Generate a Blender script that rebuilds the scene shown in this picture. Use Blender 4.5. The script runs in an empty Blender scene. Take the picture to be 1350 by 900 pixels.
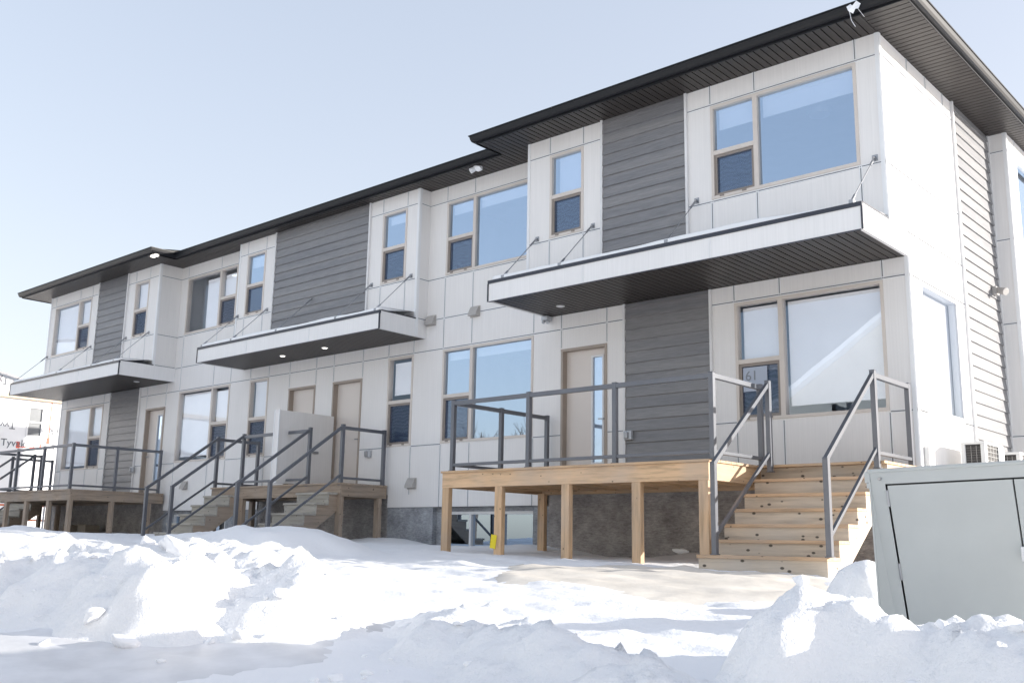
import bpy, bmesh, math, random
import numpy as np
from mathutils import Vector, Matrix, noise

random.seed(7)
SC = bpy.context.scene
COL = SC.collection
R = math.radians

# ------------------------------------------------------------------ materials
def new_mat(name):
    m = bpy.data.materials.new(name); m.use_nodes = True
    nt = m.node_tree
    return m, nt, nt.nodes, nt.links, nt.nodes['Principled BSDF']

def coords(nt, scale=(1, 1, 1), kind='Object'):
    tc = nt.nodes.new('ShaderNodeTexCoord'); mp = nt.nodes.new('ShaderNodeMapping')
    nt.links.new(tc.outputs[kind], mp.inputs['Vector'])
    mp.inputs['Scale'].default_value = scale
    return mp.outputs['Vector']

def noise_node(nt, vec, scale, detail=4, rough=.55):
    n = nt.nodes.new('ShaderNodeTexNoise')
    n.inputs['Scale'].default_value = scale; n.inputs['Detail'].default_value = detail
    n.inputs['Roughness'].default_value = rough
    nt.links.new(vec, n.inputs['Vector'])
    return n.outputs['Fac']

def ramp(nt, fac, stops):
    r = nt.nodes.new('ShaderNodeValToRGB'); el = r.color_ramp.elements
    el[0].position, el[0].color = stops[0][0], (*stops[0][1], 1)
    el[1].position, el[1].color = stops[1][0], (*stops[1][1], 1)
    for p, c in stops[2:]:
        e = el.new(p); e.color = (*c, 1)
    nt.links.new(fac, r.inputs['Fac'])
    return r.outputs['Color']

def mixc(nt, fac, a, b):
    m = nt.nodes.new('ShaderNodeMix'); m.data_type = 'RGBA'
    if isinstance(fac, (int, float)): m.inputs[0].default_value = fac
    else: nt.links.new(fac, m.inputs[0])
    for i, c in ((6, a), (7, b)):
        if isinstance(c, tuple): m.inputs[i].default_value = (*c, 1)
        else: nt.links.new(c, m.inputs[i])
    return m.outputs[2]

def bump(nt, h, strength, dist=.01):
    b = nt.nodes.new('ShaderNodeBump'); b.inputs['Strength'].default_value = strength
    b.inputs['Distance'].default_value = dist
    nt.links.new(h, b.inputs['Height'])
    return b.outputs['Normal']

def simple(name, col, rough=.5, metal=0, var=.08, vscale=3, bumpy=0, bscale=40, spec=.5):
    m, nt, N, L, B = new_mat(name)
    v = coords(nt)
    f = noise_node(nt, v, vscale, 5)
    lo = tuple(c * (1 - var) for c in col); hi = tuple(min(1, c * (1 + var)) for c in col)
    L.new(ramp(nt, f, [(.3, lo), (.7, hi)]), B.inputs['Base Color'])
    B.inputs['Roughness'].default_value = rough; B.inputs['Metallic'].default_value = metal; B.inputs['Specular IOR Level'].default_value = spec
    if bumpy:
        L.new(bump(nt, noise_node(nt, v, bscale, 4), bumpy), B.inputs['Normal'])
    return m

def panel_mat(name, col):
    m, nt, N, L, B = new_mat(name)
    v = coords(nt, (14, 14, .35)); f = noise_node(nt, v, 3, 6, .6)
    big = noise_node(nt, coords(nt), .8, 3)
    c1 = ramp(nt, f, [(.3, tuple(c * .955 for c in col)), (.7, tuple(min(1, c * 1.03) for c in col))])
    mm = nt.nodes.new('ShaderNodeMix'); mm.data_type = 'RGBA'; mm.blend_type = 'MULTIPLY'; mm.inputs[0].default_value = 1
    L.new(c1, mm.inputs[6]); L.new(ramp(nt, big, [(.3, (.95, .95, .95)), (.7, (1, 1, 1))]), mm.inputs[7])
    L.new(mm.outputs[2], B.inputs['Base Color'])
    B.inputs['Roughness'].default_value = .55
    L.new(bump(nt, f, .15, .004), B.inputs['Normal'])
    return m

def wood_mat(name, col, axis, dark=.55, knots=.085):
    m, nt, N, L, B = new_mat(name)
    sc = {'x': (.7, 9, 9), 'y': (9, .7, 9), 'z': (9, 9, .7)}[axis]
    v = coords(nt, sc, 'Object'); f = noise_node(nt, v, 2.2, 7, .62)
    g = noise_node(nt, coords(nt), 1.3, 3)
    c1 = ramp(nt, f, [(.28, tuple(c * dark for c in col)), (.5, col), (.75, tuple(min(1, c * 1.22) for c in col))])
    oi = nt.nodes.new('ShaderNodeObjectInfo')
    grey = tuple(sum(col) / 3 * .86 for _ in col)
    c2 = mixc(nt, ramp(nt, g, [(.42, (0, 0, 0)), (.75, (.75, .75, .75))]), c1, tuple(a * .5 + b * .5 for a, b in zip(grey, col)))
    hv = nt.nodes.new('ShaderNodeHueSaturation'); L.new(c2, hv.inputs['Color'])
    mr = nt.nodes.new('ShaderNodeMapRange'); mr.inputs['To Min'].default_value = .86; mr.inputs['To Max'].default_value = 1.12
    L.new(oi.outputs['Random'], mr.inputs['Value']); L.new(mr.outputs['Result'], hv.inputs['Value'])
    vo = nt.nodes.new('ShaderNodeTexVoronoi'); vo.inputs['Scale'].default_value = 7.5
    L.new(coords(nt, {'x': (.8, 1, 1.3), 'y': (1, .8, 1.3), 'z': (1.3, 1.3, .7)}[axis]), vo.inputs['Vector'])
    kn = ramp(nt, vo.outputs['Distance'], [(knots, (1, 1, 1)), (knots + .05, (0, 0, 0))])
    c3 = mixc(nt, kn, hv.outputs['Color'], tuple(c * .16 for c in col))
    L.new(c3, B.inputs['Base Color']); B.inputs['Roughness'].default_value = .75
    L.new(bump(nt, f, .35, .004), B.inputs['Normal'])
    return m

def siding_mat(name, col):
    m, nt, N, L, B = new_mat(name)
    f = noise_node(nt, coords(nt, (.8, .8, 16)), 4, 6, .65)
    g = noise_node(nt, coords(nt, (.25, .25, 5.2)), 1.0, 1)
    c1 = ramp(nt, f, [(.28, tuple(c * .74 for c in col)), (.72, tuple(c * 1.2 for c in col))])
    mm = nt.nodes.new('ShaderNodeMix'); mm.data_type = 'RGBA'; mm.blend_type = 'MULTIPLY'; mm.inputs[0].default_value = 1
    L.new(c1, mm.inputs[6]); L.new(ramp(nt, g, [(.35, (.86, .86, .88)), (.65, (1.08, 1.06, 1.04))]), mm.inputs[7])
    L.new(mm.outputs[2], B.inputs['Base Color']); B.inputs['Roughness'].default_value = .42
    L.new(bump(nt, f, .5, .003), B.inputs['Normal'])
    return m

def concrete_mat(name, col):
    m, nt, N, L, B = new_mat(name)
    v = coords(nt)
    f = noise_node(nt, v, 2.2, 6, .65); g = noise_node(nt, coords(nt, (1.5, 1.5, 6)), 9, 8, .75)
    a = ramp(nt, f, [(.3, tuple(c * .62 for c in col)), (.7, tuple(c * 1.25 for c in col))])
    mm = nt.nodes.new('ShaderNodeMix'); mm.data_type = 'RGBA'; mm.blend_type = 'MULTIPLY'; mm.inputs[0].default_value = 1
    L.new(a, mm.inputs[6]); L.new(ramp(nt, g, [(.35, (.6, .6, .6)), (.65, (1.2, 1.2, 1.2))]), mm.inputs[7])
    L.new(mm.outputs[2], B.inputs['Base Color']); B.inputs['Roughness'].default_value = .9
    L.new(bump(nt, g, .9, .02), B.inputs['Normal'])
    return m

def snow_mat(name, col=(.94, .942, .95), b1=.4, patch=None):
    m, nt, N, L, B = new_mat(name)
    v = coords(nt)
    f = noise_node(nt, v, 1.1, 5); g = noise_node(nt, v, 9, 6, .6); h = noise_node(nt, v, 60, 4, .6)
    base = ramp(nt, f, [(.3, tuple(c * .975 for c in col)), (.7, col)])
    L.new(base, B.inputs['Base Color'])
    B.inputs['Roughness'].default_value = .75; B.inputs['Specular IOR Level'].default_value = .25
    add = nt.nodes.new('ShaderNodeMath'); add.operation = 'MULTIPLY_ADD'; add.inputs[1].default_value = .25
    L.new(h, add.inputs[0]); L.new(g, add.inputs[2])
    L.new(bump(nt, add.outputs[0], b1, .035), B.inputs['Normal'])
    return m

def glass_mat(name, tint=(.8, .86, .9), base=.10, boost=1.9, screen=0):
    m, nt, N, L, B = new_mat(name)
    N.remove(B); out = N['Material Output']
    tr = N.new('ShaderNodeBsdfTransparent'); tr.inputs['Color'].default_value = (*tint, 1)
    gl = N.new('ShaderNodeBsdfGlossy'); gl.inputs['Roughness'].default_value = 0.004; gl.inputs['Color'].default_value = (.64, .80, 1, 1)
    ge = N.new('ShaderNodeNewGeometry'); dt = N.new('ShaderNodeVectorMath'); dt.operation = 'DOT_PRODUCT'
    L.new(ge.outputs['Normal'], dt.inputs[0]); L.new(ge.outputs['Incoming'], dt.inputs[1])
    ab = N.new('ShaderNodeMath'); ab.operation = 'ABSOLUTE'; L.new(dt.outputs['Value'], ab.inputs[0])
    om = N.new('ShaderNodeMath'); om.operation = 'SUBTRACT'; om.inputs[0].default_value = 1; L.new(ab.outputs[0], om.inputs[1])
    pw_ = N.new('ShaderNodeMath'); pw_.operation = 'POWER'; pw_.inputs[1].default_value = 4; L.new(om.outputs[0], pw_.inputs[0])
    ma = N.new('ShaderNodeMath'); ma.operation = 'MULTIPLY_ADD'; ma.use_clamp = True
    L.new(pw_.outputs[0], ma.inputs[0]); ma.inputs[1].default_value = boost; ma.inputs[2].default_value = base
    b = bump(nt, noise_node(nt, coords(nt), .9, 2), .03, .02); L.new(b, gl.inputs['Normal'])
    mx = N.new('ShaderNodeMixShader'); L.new(ma.outputs[0], mx.inputs[0]); L.new(tr.outputs[0], mx.inputs[1]); L.new(gl.outputs[0], mx.inputs[2])
    L.new(mx.outputs[0], out.inputs['Surface'])
    return m

def screen_mat(name):
    # fine insect mesh: thread tinted with reflected sky blue, see-through holes, painted moire rings
    m, nt, N, L, B = new_mat(name)
    out = N['Material Output']
    B.inputs['Base Color'].default_value = (.035, .07, .15, 1); B.inputs['Roughness'].default_value = .5
    v = coords(nt)
    w = N.new('ShaderNodeTexWave'); w.wave_type = 'RINGS'; w.inputs['Scale'].default_value = 4.5; w.inputs['Distortion'].default_value = 9
    w.inputs['Detail'].default_value = 1.5; w.inputs['Detail Scale'].default_value = 1.2
    L.new(v, w.inputs['Vector'])
    mr = N.new('ShaderNodeMapRange'); mr.inputs['To Min'].default_value = .42; mr.inputs['To Max'].default_value = .53
    L.new(w.outputs['Fac'], mr.inputs['Value'])
    tr = N.new('ShaderNodeBsdfTransparent'); mx = N.new('ShaderNodeMixShader')
    L.new(mr.outputs[0], mx.inputs[0]); L.new(tr.outputs[0], mx.inputs[1]); L.new(B.outputs[0], mx.inputs[2])
    L.new(mx.outputs[0], out.inputs['Surface'])
    return m

def emit_mat(name, col, s):
    m, nt, N, L, B = new_mat(name)
    B.inputs['Base Color'].default_value = (.8, .8, .8, 1)
    B.inputs['Emission Color'].default_value = (*col, 1); B.inputs['Emission Strength'].default_value = s
    return m

M = dict(
    panel=panel_mat('fibre_cement_panel', (.80, .785, .77)),
    trim=simple('aluminium_trim', (.78, .79, .8), .4, 0, .03),
    siding=siding_mat('grey_lap_siding', (.222, .223, .23)),
    side_trim=simple('siding_trim', (.7, .7, .7), .5),
    frame=simple('taupe_window_frame', (.63, .575, .525), .45, 0, .04),
    sash=simple('dark_taupe_sash', (.25, .215, .19), .4, 0, .05),
    white_frame=simple('white_vinyl', (.72, .72, .72), .4, 0, .03),
    door=simple('beige_door_paint', (.68, .625, .58), .4, 0, .03, 1.2),
    jamb=simple('taupe_jamb', (.36, .305, .26), .5, 0, .06),
    soffit=simple('dark_soffit', (.042, .036, .033), .42, 0, .12, 2, spec=.32),
    black=simple('black_metal', (.009, .0095, .012), .42, 0, .1, spec=.3),
    drip=simple('drip_edge_metal', (.03, .035, .05), .4, 0, .1),
    fascia=panel_mat('canopy_fascia', (.82, .815, .81)),
    conc=concrete_mat('foundation_concrete', (.42, .395, .38)),
    concb=concrete_mat('parged_concrete', (.36, .375, .40)),
    glass=glass_mat('clear_glass', (.88, .91, .95), .56, .4),
    glass_mid=glass_mat('reflective_storey_glass', (.99, .99, 1), .19, .6),
    glass_low=glass_mat('storey_glass', (.99, .99, 1), .09, .6),
    blind=simple('roller_blind', (.93, .93, .93), .8, 0, .02),
    screen=screen_mat('insect_screen'),
    room=simple('interior_paint', (.78, .77, .76), .8, 0, .04),
    floor=simple('interior_floor', (.3, .24, .18), .5, 0, .2),
    rail=simple('charcoal_rail', (.135, .143, .163), .3, .2, .08),
    steel=simple('galvanised_steel', (.35, .36, .38), .35, .8, .1),
    box=simple('cabinet_green_paint', (.51, .53, .515), .38, 0, .05, 1.5, .05, 30),
    boxd=simple('cabinet_shadow_gap', (.06, .065, .065), .7),
    ac=simple('air_conditioner_casing', (.66, .66, .65), .45, 0, .04),
    acd=simple('coil_and_dark_room', (.03, .028, .028), .5, .2, .3, 30),
    roof=simple('asphalt_shingle', (.05, .05, .05), .9, 0, .3, 20),
    lamp=emit_mat('downlight_glow', (1, .93, .82), 1.6),
    plastic=simple('white_plastic', (.85, .86, .88), .4, 0, .03),
    meter=simple('outlet_cover', (.5, .52, .55), .35, .2, .05),
    yellow=simple('yellow_tag', (.85, .68, .02), .5, 0, .05),
    ink=simple('grey_ink', (.22, .24, .27), .7),
    wrap=simple('house_wrap', (.82, .82, .82), .6, 0, .04, 1.2, .2, 5),
    wrapink=simple('house_wrap_ink', (.13, .14, .16), .7),
    dull_pane=simple('dull_window_pane', (.16, .17, .18), .3),
    tape=simple('red_tape', (.75, .1, .05), .5),
    osb=simple('bare_sheathing', (.62, .47, .33), .8, 0, .15, 8),
    vent=simple('vent_hood', (.42, .4, .38), .5, 0, .06),
    snow=snow_mat('snow'), snow_rough=snow_mat('snow_ploughed', (.945, .946, .95), .85),
    snow_plain=simple('snow_block', (.93, .935, .945), .8, 0, .015, 3, .12, 14),
    packed=simple('packed_dirty_snow', (.76, .71, .635), .8, 0, .12, 2.4, .4, 8),
    ice=simple('icy_road', (.73, .73, .74), .45, 0, .16, 2.2, .4, 5),
    reveal=simple('joint_reveal', (.17, .18, .195), .6, 0, .05),
    side_blind=simple('grey_blind', (.34, .345, .355), .8, 0, .02),
    sheet=simple('pale_paper', (.42, .47, .56), .8, 0, .03),
    bark=simple('bark', (.09, .075, .065), .9, 0, .2),
    card=simple('cardboard', (.3, .26, .21), .85, 0, .1),
    snowroof=snow_mat('roof_snow'),
    shingle=simple('pale_vinyl_siding', (.6, .56, .5), .6, 0, .05),
    orange=simple('orange_plastic', (.7, .16, .05), .5),
)
for ax in 'xyz':
    M['wm' + ax] = wood_mat('tread_pine_' + ax, (.62, .42, .26), ax, .6, .05)
    M['wn' + ax] = wood_mat('new_pine_' + ax, (.62, .42, .25), ax, .55, .055)
    M['wt' + ax] = wood_mat('treated_pine_' + ax, (.60, .505, .395), ax, .66, .13)
    M['wo' + ax] = wood_mat('weathered_pine_' + ax, (.36, .28, .21), ax, .55, .06)
    M['wg' + ax] = wood_mat('greyed_pine_' + ax, (.43, .40, .345), ax, .6, .06)

# ------------------------------------------------------------------ mesh helpers
class MB:
    def __init__(s): s.v = []; s.f = []
    def quad(s, a, b, c, d):
        n = len(s.v); s.v += [tuple(a), tuple(b), tuple(c), tuple(d)]; s.f.append((n, n+1, n+2, n+3)); return s
    def poly(s, pts):
        n = len(s.v); s.v += [tuple(p) for p in pts]; s.f.append(tuple(range(n, n+len(pts)))); return s
    def box(s, x0, y0, z0, x1, y1, z1):
        if x0 > x1: x0, x1 = x1, x0
        if y0 > y1: y0, y1 = y1, y0
        if z0 > z1: z0, z1 = z1, z0
        n = len(s.v)
        s.v += [(x0,y0,z0),(x1,y0,z0),(x1,y1,z0),(x0,y1,z0),(x0,y0,z1),(x1,y0,z1),(x1,y1,z1),(x0,y1,z1)]
        s.f += [(n+a, n+b, n+c, n+d) for a,b,c,d in ((0,3,2,1),(4,5,6,7),(0,1,5,4),(1,2,6,5),(2,3,7,6),(3,0,4,7))]
        return s
    def bar(s, p, q, w, h, side=None):
        p, q = Vector(p), Vector(q); d = (q - p).normalized()
        up = Vector((0,0,1)) if abs(d.z) < .95 else Vector((0,1,0))
        sd = d.cross(up).normalized(); u = sd.cross(d).normalized()
        n = len(s.v)
        for c in (p, q):
            for a, b in ((-1,-1),(1,-1),(1,1),(-1,1)):
                s.v.append(tuple(c + sd*a*w/2 + u*b*h/2))
        s.f += [(n,n+1,n+2,n+3),(n+7,n+6,n+5,n+4)] + [(n+i, n+4+i, n+4+(i+1)%4, n+(i+1)%4) for i in range(4)]
        return s
    def cyl(s, p, q, r, k=12, r2=None):
        p, q = Vector(p), Vector(q); d = (q - p).normalized(); r2 = r if r2 is None else r2
        a = d.orthogonal().normalized(); b = d.cross(a)
        n = len(s.v)
        for c, rr in ((p, r), (q, r2)):
            for i in range(k):
                t = 2*math.pi*i/k; s.v.append(tuple(c + a*rr*math.cos(t) + b*rr*math.sin(t)))
        s.f += [tuple(n+i for i in range(k))[::-1], tuple(n+k+i for i in range(k))]
        s.f += [(n+i, n+(i+1)%k, n+k+(i+1)%k, n+k+i) for i in range(k)]
        return s
    def prism(s, pts, vec):
        vec = Vector(vec); k = len(pts); n = len(s.v)
        s.v += [tuple(p) for p in pts] + [tuple(Vector(p) + vec) for p in pts]
        s.f += [tuple(range(n, n+k))[::-1], tuple(range(n+k, n+2*k))] + [(n+i, n+(i+1)%k, n+k+(i+1)%k, n+k+i) for i in range(k)]
        return s
    def build(s, name, mat, parent=None, bevel=0, smooth=False, origin=None):
        me = bpy.data.meshes.new(name)
        v = s.v
        if origin is not None: v = [(a-origin[0], b-origin[1], c-origin[2]) for a,b,c in v]
        me.from_pydata(v, [], s.f)
        bm = bmesh.new(); bm.from_mesh(me); bmesh.ops.recalc_face_normals(bm, faces=bm.faces[:]); bm.to_mesh(me); bm.free()
        me.materials.append(mat if not isinstance(mat, str) else M[mat])
        o = bpy.data.objects.new(name, me); COL.objects.link(o)
        if origin is not None: o.location = origin
        if parent is not None:
            o.parent = parent
        if bevel:
            b = o.modifiers.new('bevel', 'BEVEL'); b.width = bevel; b.segments = 2; b.limit_method = 'ANGLE'
        if smooth:
            for p in me.polygons: p.use_smooth = True
        return o

def empty(name, loc=(0,0,0), rot=(0,0,0)):
    o = bpy.data.objects.new(name, None); COL.objects.link(o); o.location = loc; o.rotation_euler = rot
    o.empty_display_size = .3
    return o
def tag(o, label, cat, group=None, kind=None):
    if label: o['label'] = label
    if cat: o['category'] = cat
    if group: o['group'] = group
    if kind: o['kind'] = kind
    return o
def text_mesh(name, txt, size, mat, parent, loc, rot, depth=.002):
    cu = bpy.data.curves.new(name, 'FONT'); cu.body = txt; cu.size = size; cu.extrude = depth
    tmp = bpy.data.objects.new('tmp', cu); COL.objects.link(tmp)
    bpy.context.view_layer.update()
    dg = bpy.context.evaluated_depsgraph_get()
    me = bpy.data.meshes.new_from_object(tmp.evaluated_get(dg)); bpy.data.objects.remove(tmp)
    me.materials.clear(); me.materials.append(M[mat])
    o = bpy.data.objects.new(name, me); COL.objects.link(o)
    o.parent = parent; o.location = loc; o.rotation_euler = rot
    return o

# ------------------------------------------------------------------ key dimensions (metres)
SYM = -12.867
mx = lambda x: 2*SYM - x
XA0 = -6.448; XB1 = -9.646; XB0 = mx(XB1); XC1 = mx(XA0); XC0 = mx(0)
YA, YB = -.633, -.307
ZS, ZJ1, ZJ2, ZW0, ZWT, ZW1 = 6.446, 6.124, 4.54, 4.572, 5.318, 6.10
LJ1, LJ2, LW0, LWT, LW1, LD1 = 3.084, 1.2, 1.214, 2.124, 3.056, 2.719
ZCT, ZCB, ZG = 3.702, 3.345, 6.594
ZD = .431
ASL, ASR = -4.80, -3.10
BSL, BSR = -14.584, -11.15
XQ, YQ, YP, YBACK = .309, 4.137, 2.288, 12.5

# ------------------------------------------------------------------ the townhouse row
HOUSE = empty('townhouse_row', (-12.867, 0, -.9))
tag(HOUSE, 'two-storey row of grey and white panelled townhouses with dark eaves and canopies', 'townhouse')
HOFF = Vector((-12.867, 0, -.9))
class HB(MB):
    """mesh part of the building (built in world metres, stored relative to the building's base)"""
    def put(s, name, mat, parent=None, **k):
        par = HOUSE if parent is None else parent
        o = s.build(name, mat, None, **k)
        o.parent = par
        if par is HOUSE: o.matrix_parent_inverse = Matrix.Translation(-HOFF)
        return o

class Plane:
    """local wall frame: u along the wall, w outwards"""
    def __init__(s, kind, c): s.k = kind; s.c = c
    def p(s, u, w, z):
        if s.k == 'front': return (u, s.c - w, z)
        if s.k == 'right': return (s.c + w, u, z)
        if s.k == 'left': return (s.c - w, u, z)
    def box(s, mb, u0, u1, w0, w1, z0, z1):
        a = s.p(u0, w0, z0); b = s.p(u1, w1, z1); mb.box(a[0], a[1], a[2], b[0], b[1], b[2])
    def quad(s, mb, u0, u1, w, z0, z1):
        mb.quad(s.p(u0, w, z0), s.p(u1, w, z0), s.p(u1, w, z1), s.p(u0, w, z1))

def cuts(lo, hi, blocks):
    segs = [(lo, hi)]
    for a, b in blocks:
        n = []
        for s, e in segs:
            if b <= s or a >= e: n.append((s, e)); continue
            if a > s: n.append((s, a))
            if b < e: n.append((b, e))
        segs = n
    return [(a, b) for a, b in segs if b - a > .03]

def wall(pl, u0, u1, z0, z1, holes=(), vs=(), hs=(), mat='panel', corner=(), gp=.008, rv='reveal'):
    us = sorted({u0, u1, *[min(max(h[i], u0), u1) for h in holes for i in (0, 1)]})
    zs = sorted({z0, z1, *[min(max(h[i], z0), z1) for h in holes for i in (2, 3)]})
    mb = HB()
    for a, b in zip(us, us[1:]):
        for c, d in zip(zs, zs[1:]):
            cu, cz = (a+b)/2, (c+d)/2
            if any(h[0] < cu < h[1] and h[2] < cz < h[3] for h in holes): continue
            pl.quad(mb, a, b, 0, c, d)
    w = mb.put('wall', mat)
    t = HB(); t2 = HB()
    for z in hs:
        for a, b in cuts(u0, u1, [(h[0]-.01, h[1]+.01) for h in holes if h[2]-.02 < z < h[3]+.02]):
            pl.box(t, a, b, .0, .006, z+gp, z+gp+.013); pl.box(t, a, b, 0, .006, z-gp-.013, z-gp); pl.box(t2, a, b, 0, .0022, z-gp, z+gp)
    for u in vs:
        for a, b in cuts(z0, z1, [(h[2]-.03, h[3]+.03) for h in holes if h[0]-.02 < u < h[1]+.02]):
            pl.box(t, u+gp, u+gp+.013, 0, .0075, a, b); pl.box(t, u-gp-.013, u-gp, 0, .0075, a, b); pl.box(t2, u-gp, u+gp, 0, .003, a, b)
    for u in corner:
        pl.box(t, u-.028, u+.028, 0, .012, z0, z1)
    if t.v: t.put('trim', 'trim', w)
    if t2.v: t2.put('reveal', rv, w)
    return w

def siding(pl, u0, u1, z0, z1, expo=.19):
    mb = HB(); z = z0
    while z < z1 - .01:
        zt = min(z + expo, z1)
        a = [pl.p(u0, .031, z), pl.p(u1, .031, z), pl.p(u1, .009, zt), pl.p(u0, .009, zt)]
        mb.quad(*a)
        mb.quad(pl.p(u0, .0, z), pl.p(u1, .0, z), pl.p(u1, .031, z), pl.p(u0, .031, z))
        z = zt
    s = mb.put('siding', 'siding')
    t = HB()
    for u in (u0, u1): pl.box(t, u-.02, u+.02, 0, .042, z0, z1)
    t.put('trim', 'side_trim', s)
    return s

def window(pl, u0, u1, z0, z1, mull=None, tz=None, narrow='left', blinds=(), screen=True, fmat='frame', bmat='blind', gmat='glass'):
    f = HB(); fw = .046; D0, D1 = -.11, .014
    pl.box(f, u0, u1, D0, D1, z1-fw, z1); pl.box(f, u0, u1, D0, D1+.004, z0, z0+fw)
    pl.box(f, u0, u0+fw, D0, D1-.002, z0+fw, z1-fw); pl.box(f, u1-fw, u1, D0, D1-.002, z0+fw, z1-fw)
    panes = []
    if mull is None: na, nb = u0+fw, u1-fw
    else:
        pl.box(f, mull-.038, mull+.038, D0, D1-.004, z0+fw, z1-fw)
        if narrow == 'left': na, nb, ba, bb = u0+fw, mull-.038, mull+.038, u1-fw
        else: na, nb, ba, bb = mull+.038, u1-fw, u0+fw, mull-.038
        panes.append((ba, bb, z0+fw, z1-fw, -.045))
    if tz is not None:
        pl.box(f, na, nb, D0, D1-.006, tz-.034, tz+.034)
        panes.append((na, nb, tz+.034, z1-fw, -.045))
    fo = f.put('window', fmat)
    if tz is not None:
        s = HB(); sw = .045; a, b, c, d = na, nb, z0+fw, tz-.034
        for q in ((a, b, c, c+sw), (a, b, d-sw, d)): pl.box(s, q[0], q[1], -.08, -.012, q[2], q[3])
        for q in ((a, a+sw), (b-sw, b)): pl.box(s, q[0], q[1], -.08, -.014, c+sw, d-sw)
        s.put('sash', 'sash', fo)
        panes.append((a+sw, b-sw, c+sw, d-sw, -.055))
        if screen:
            k = HB(); pl.quad(k, a+sw, b-sw, -.03, c+sw, d-sw); k.put('screen', 'screen', fo)
        k = HB(); pl.box(k, a+.1, a+.17, .014, .03, z0+.02, z0+.045); pl.box(k, b-.2, b-.13, .014, .03, z0+.02, z0+.045)
        k.put('latch', 'sash', fo)
    for a, b, c, d, w in panes:
        k = HB(); pl.quad(k, a, b, w, c, d); k.put('pane', gmat, fo)
    for a, b, c, d in blinds:
        k = HB(); pl.box(k, a, b, -.125, -.12, c, d); pl.box(k, a, b, -.132, -.115, c-.02, c)
        pl.box(k, a, b, -.17, -.112, d, d+.05); k.put('blind', bmat, fo)
    return fo

def door(pl, u0, u1, z0, z1, lite=None, handle='right'):
    f = HB(); fw = .045
    pl.box(f, u0, u0+fw, -.16, .016, z0, z1-fw); pl.box(f, u1-fw, u1, -.16, .016, z0, z1-fw); pl.box(f, u0, u1, -.16, .02, z1-fw, z1)
    pl.box(f, u0-.02, u1+.02, -.16, .05, z0-.05, z0)
    fo = f.put('door_frame', 'jamb')
    s = HB(); a, b, c, d = u0+fw, u1-fw, z0+.01, z1-fw
    hl = []
    if lite: hl = [lite]
    us = sorted({a, b, *[h[i] for h in hl for i in (0, 1)]}); zs = sorted({c, d, *[h[i] for h in hl for i in (2, 3)]})
    for p, q in zip(us, us[1:]):
        for r, t in zip(zs, zs[1:]):
            if any(h[0] < (p+q)/2 < h[1] and h[2] < (r+t)/2 < h[3] for h in hl): continue
            pl.box(s, p, q, -.15, -.105, r, t)
    so = s.put('door', 'door')
    if lite:
        l = HB(); x0, x1, y0, y1 = lite; t = .032
        pl.box(l, x0, x0+t, -.155, -.09, y0, y1); pl.box(l, x1-t, x1, -.155, -.09, y0, y1)
        pl.box(l, x0+t, x1-t, -.155, -.09, y0, y0+t); pl.box(l, x0+t, x1-t, -.155, -.09, y1-t, y1)
        l.put('lite_frame', 'white_frame', so)
        g = HB(); pl.quad(g, x0+t, x1-t, -.12, y0+t, y1-t); g.put('door_glass', 'glass', so)
    h = HB(); hx = b-.07 if handle == 'right' else a+.07
    hz = z0 + .98
    h.cyl(pl.p(hx, -.105, hz), pl.p(hx, -.05, hz), .016); h.bar(pl.p(hx, -.05, hz), pl.p(hx - (.11 if handle == 'right' else -.11), -.05, hz), .018, .022)
    h.cyl(pl.p(hx, -.105, hz+.14), pl.p(hx, -.085, hz+.14), .028)
    h.put('handle', 'steel', so)
    return so

def room(x0, x1, y0, y1, z0, z1, lamp=None):
    e = .04
    x0, x1 = x0+e, x1-e; z0, z1 = z0+e, z1-e
    b = HB()
    b.quad((x0,y1,z0),(x1,y1,z0),(x1,y1,z1),(x0,y1,z1)); b.quad((x0,y0,z0),(x0,y1,z0),(x0,y1,z1),(x0,y0,z1))
    b.quad((x1,y0,z0),(x1,y1,z0),(x1,y1,z1),(x1,y0,z1)); b.quad((x0,y0,z1),(x1,y0,z1),(x1,y1,z1),(x0,y1,z1))
    o = b.put('room', 'room')
    f = HB(); f.quad((x0,y0,z0),(x1,y0,z0),(x1,y1,z0),(x0,y1,z0)); f.put('floor', 'floor', o)
    if lamp:
        l = HB(); l.cyl((lamp[0], lamp[1], z1-.001), (lamp[0], lamp[1], z1-.09), .2, 24, .17); l.put('ceiling_lamp', 'plastic', o)

FA, FB, F0 = Plane('front', YA), Plane('front', YB), Plane('front', 0)
def mh(h): return (mx(h[1]), mx(h[0]), h[2], h[3])

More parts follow.
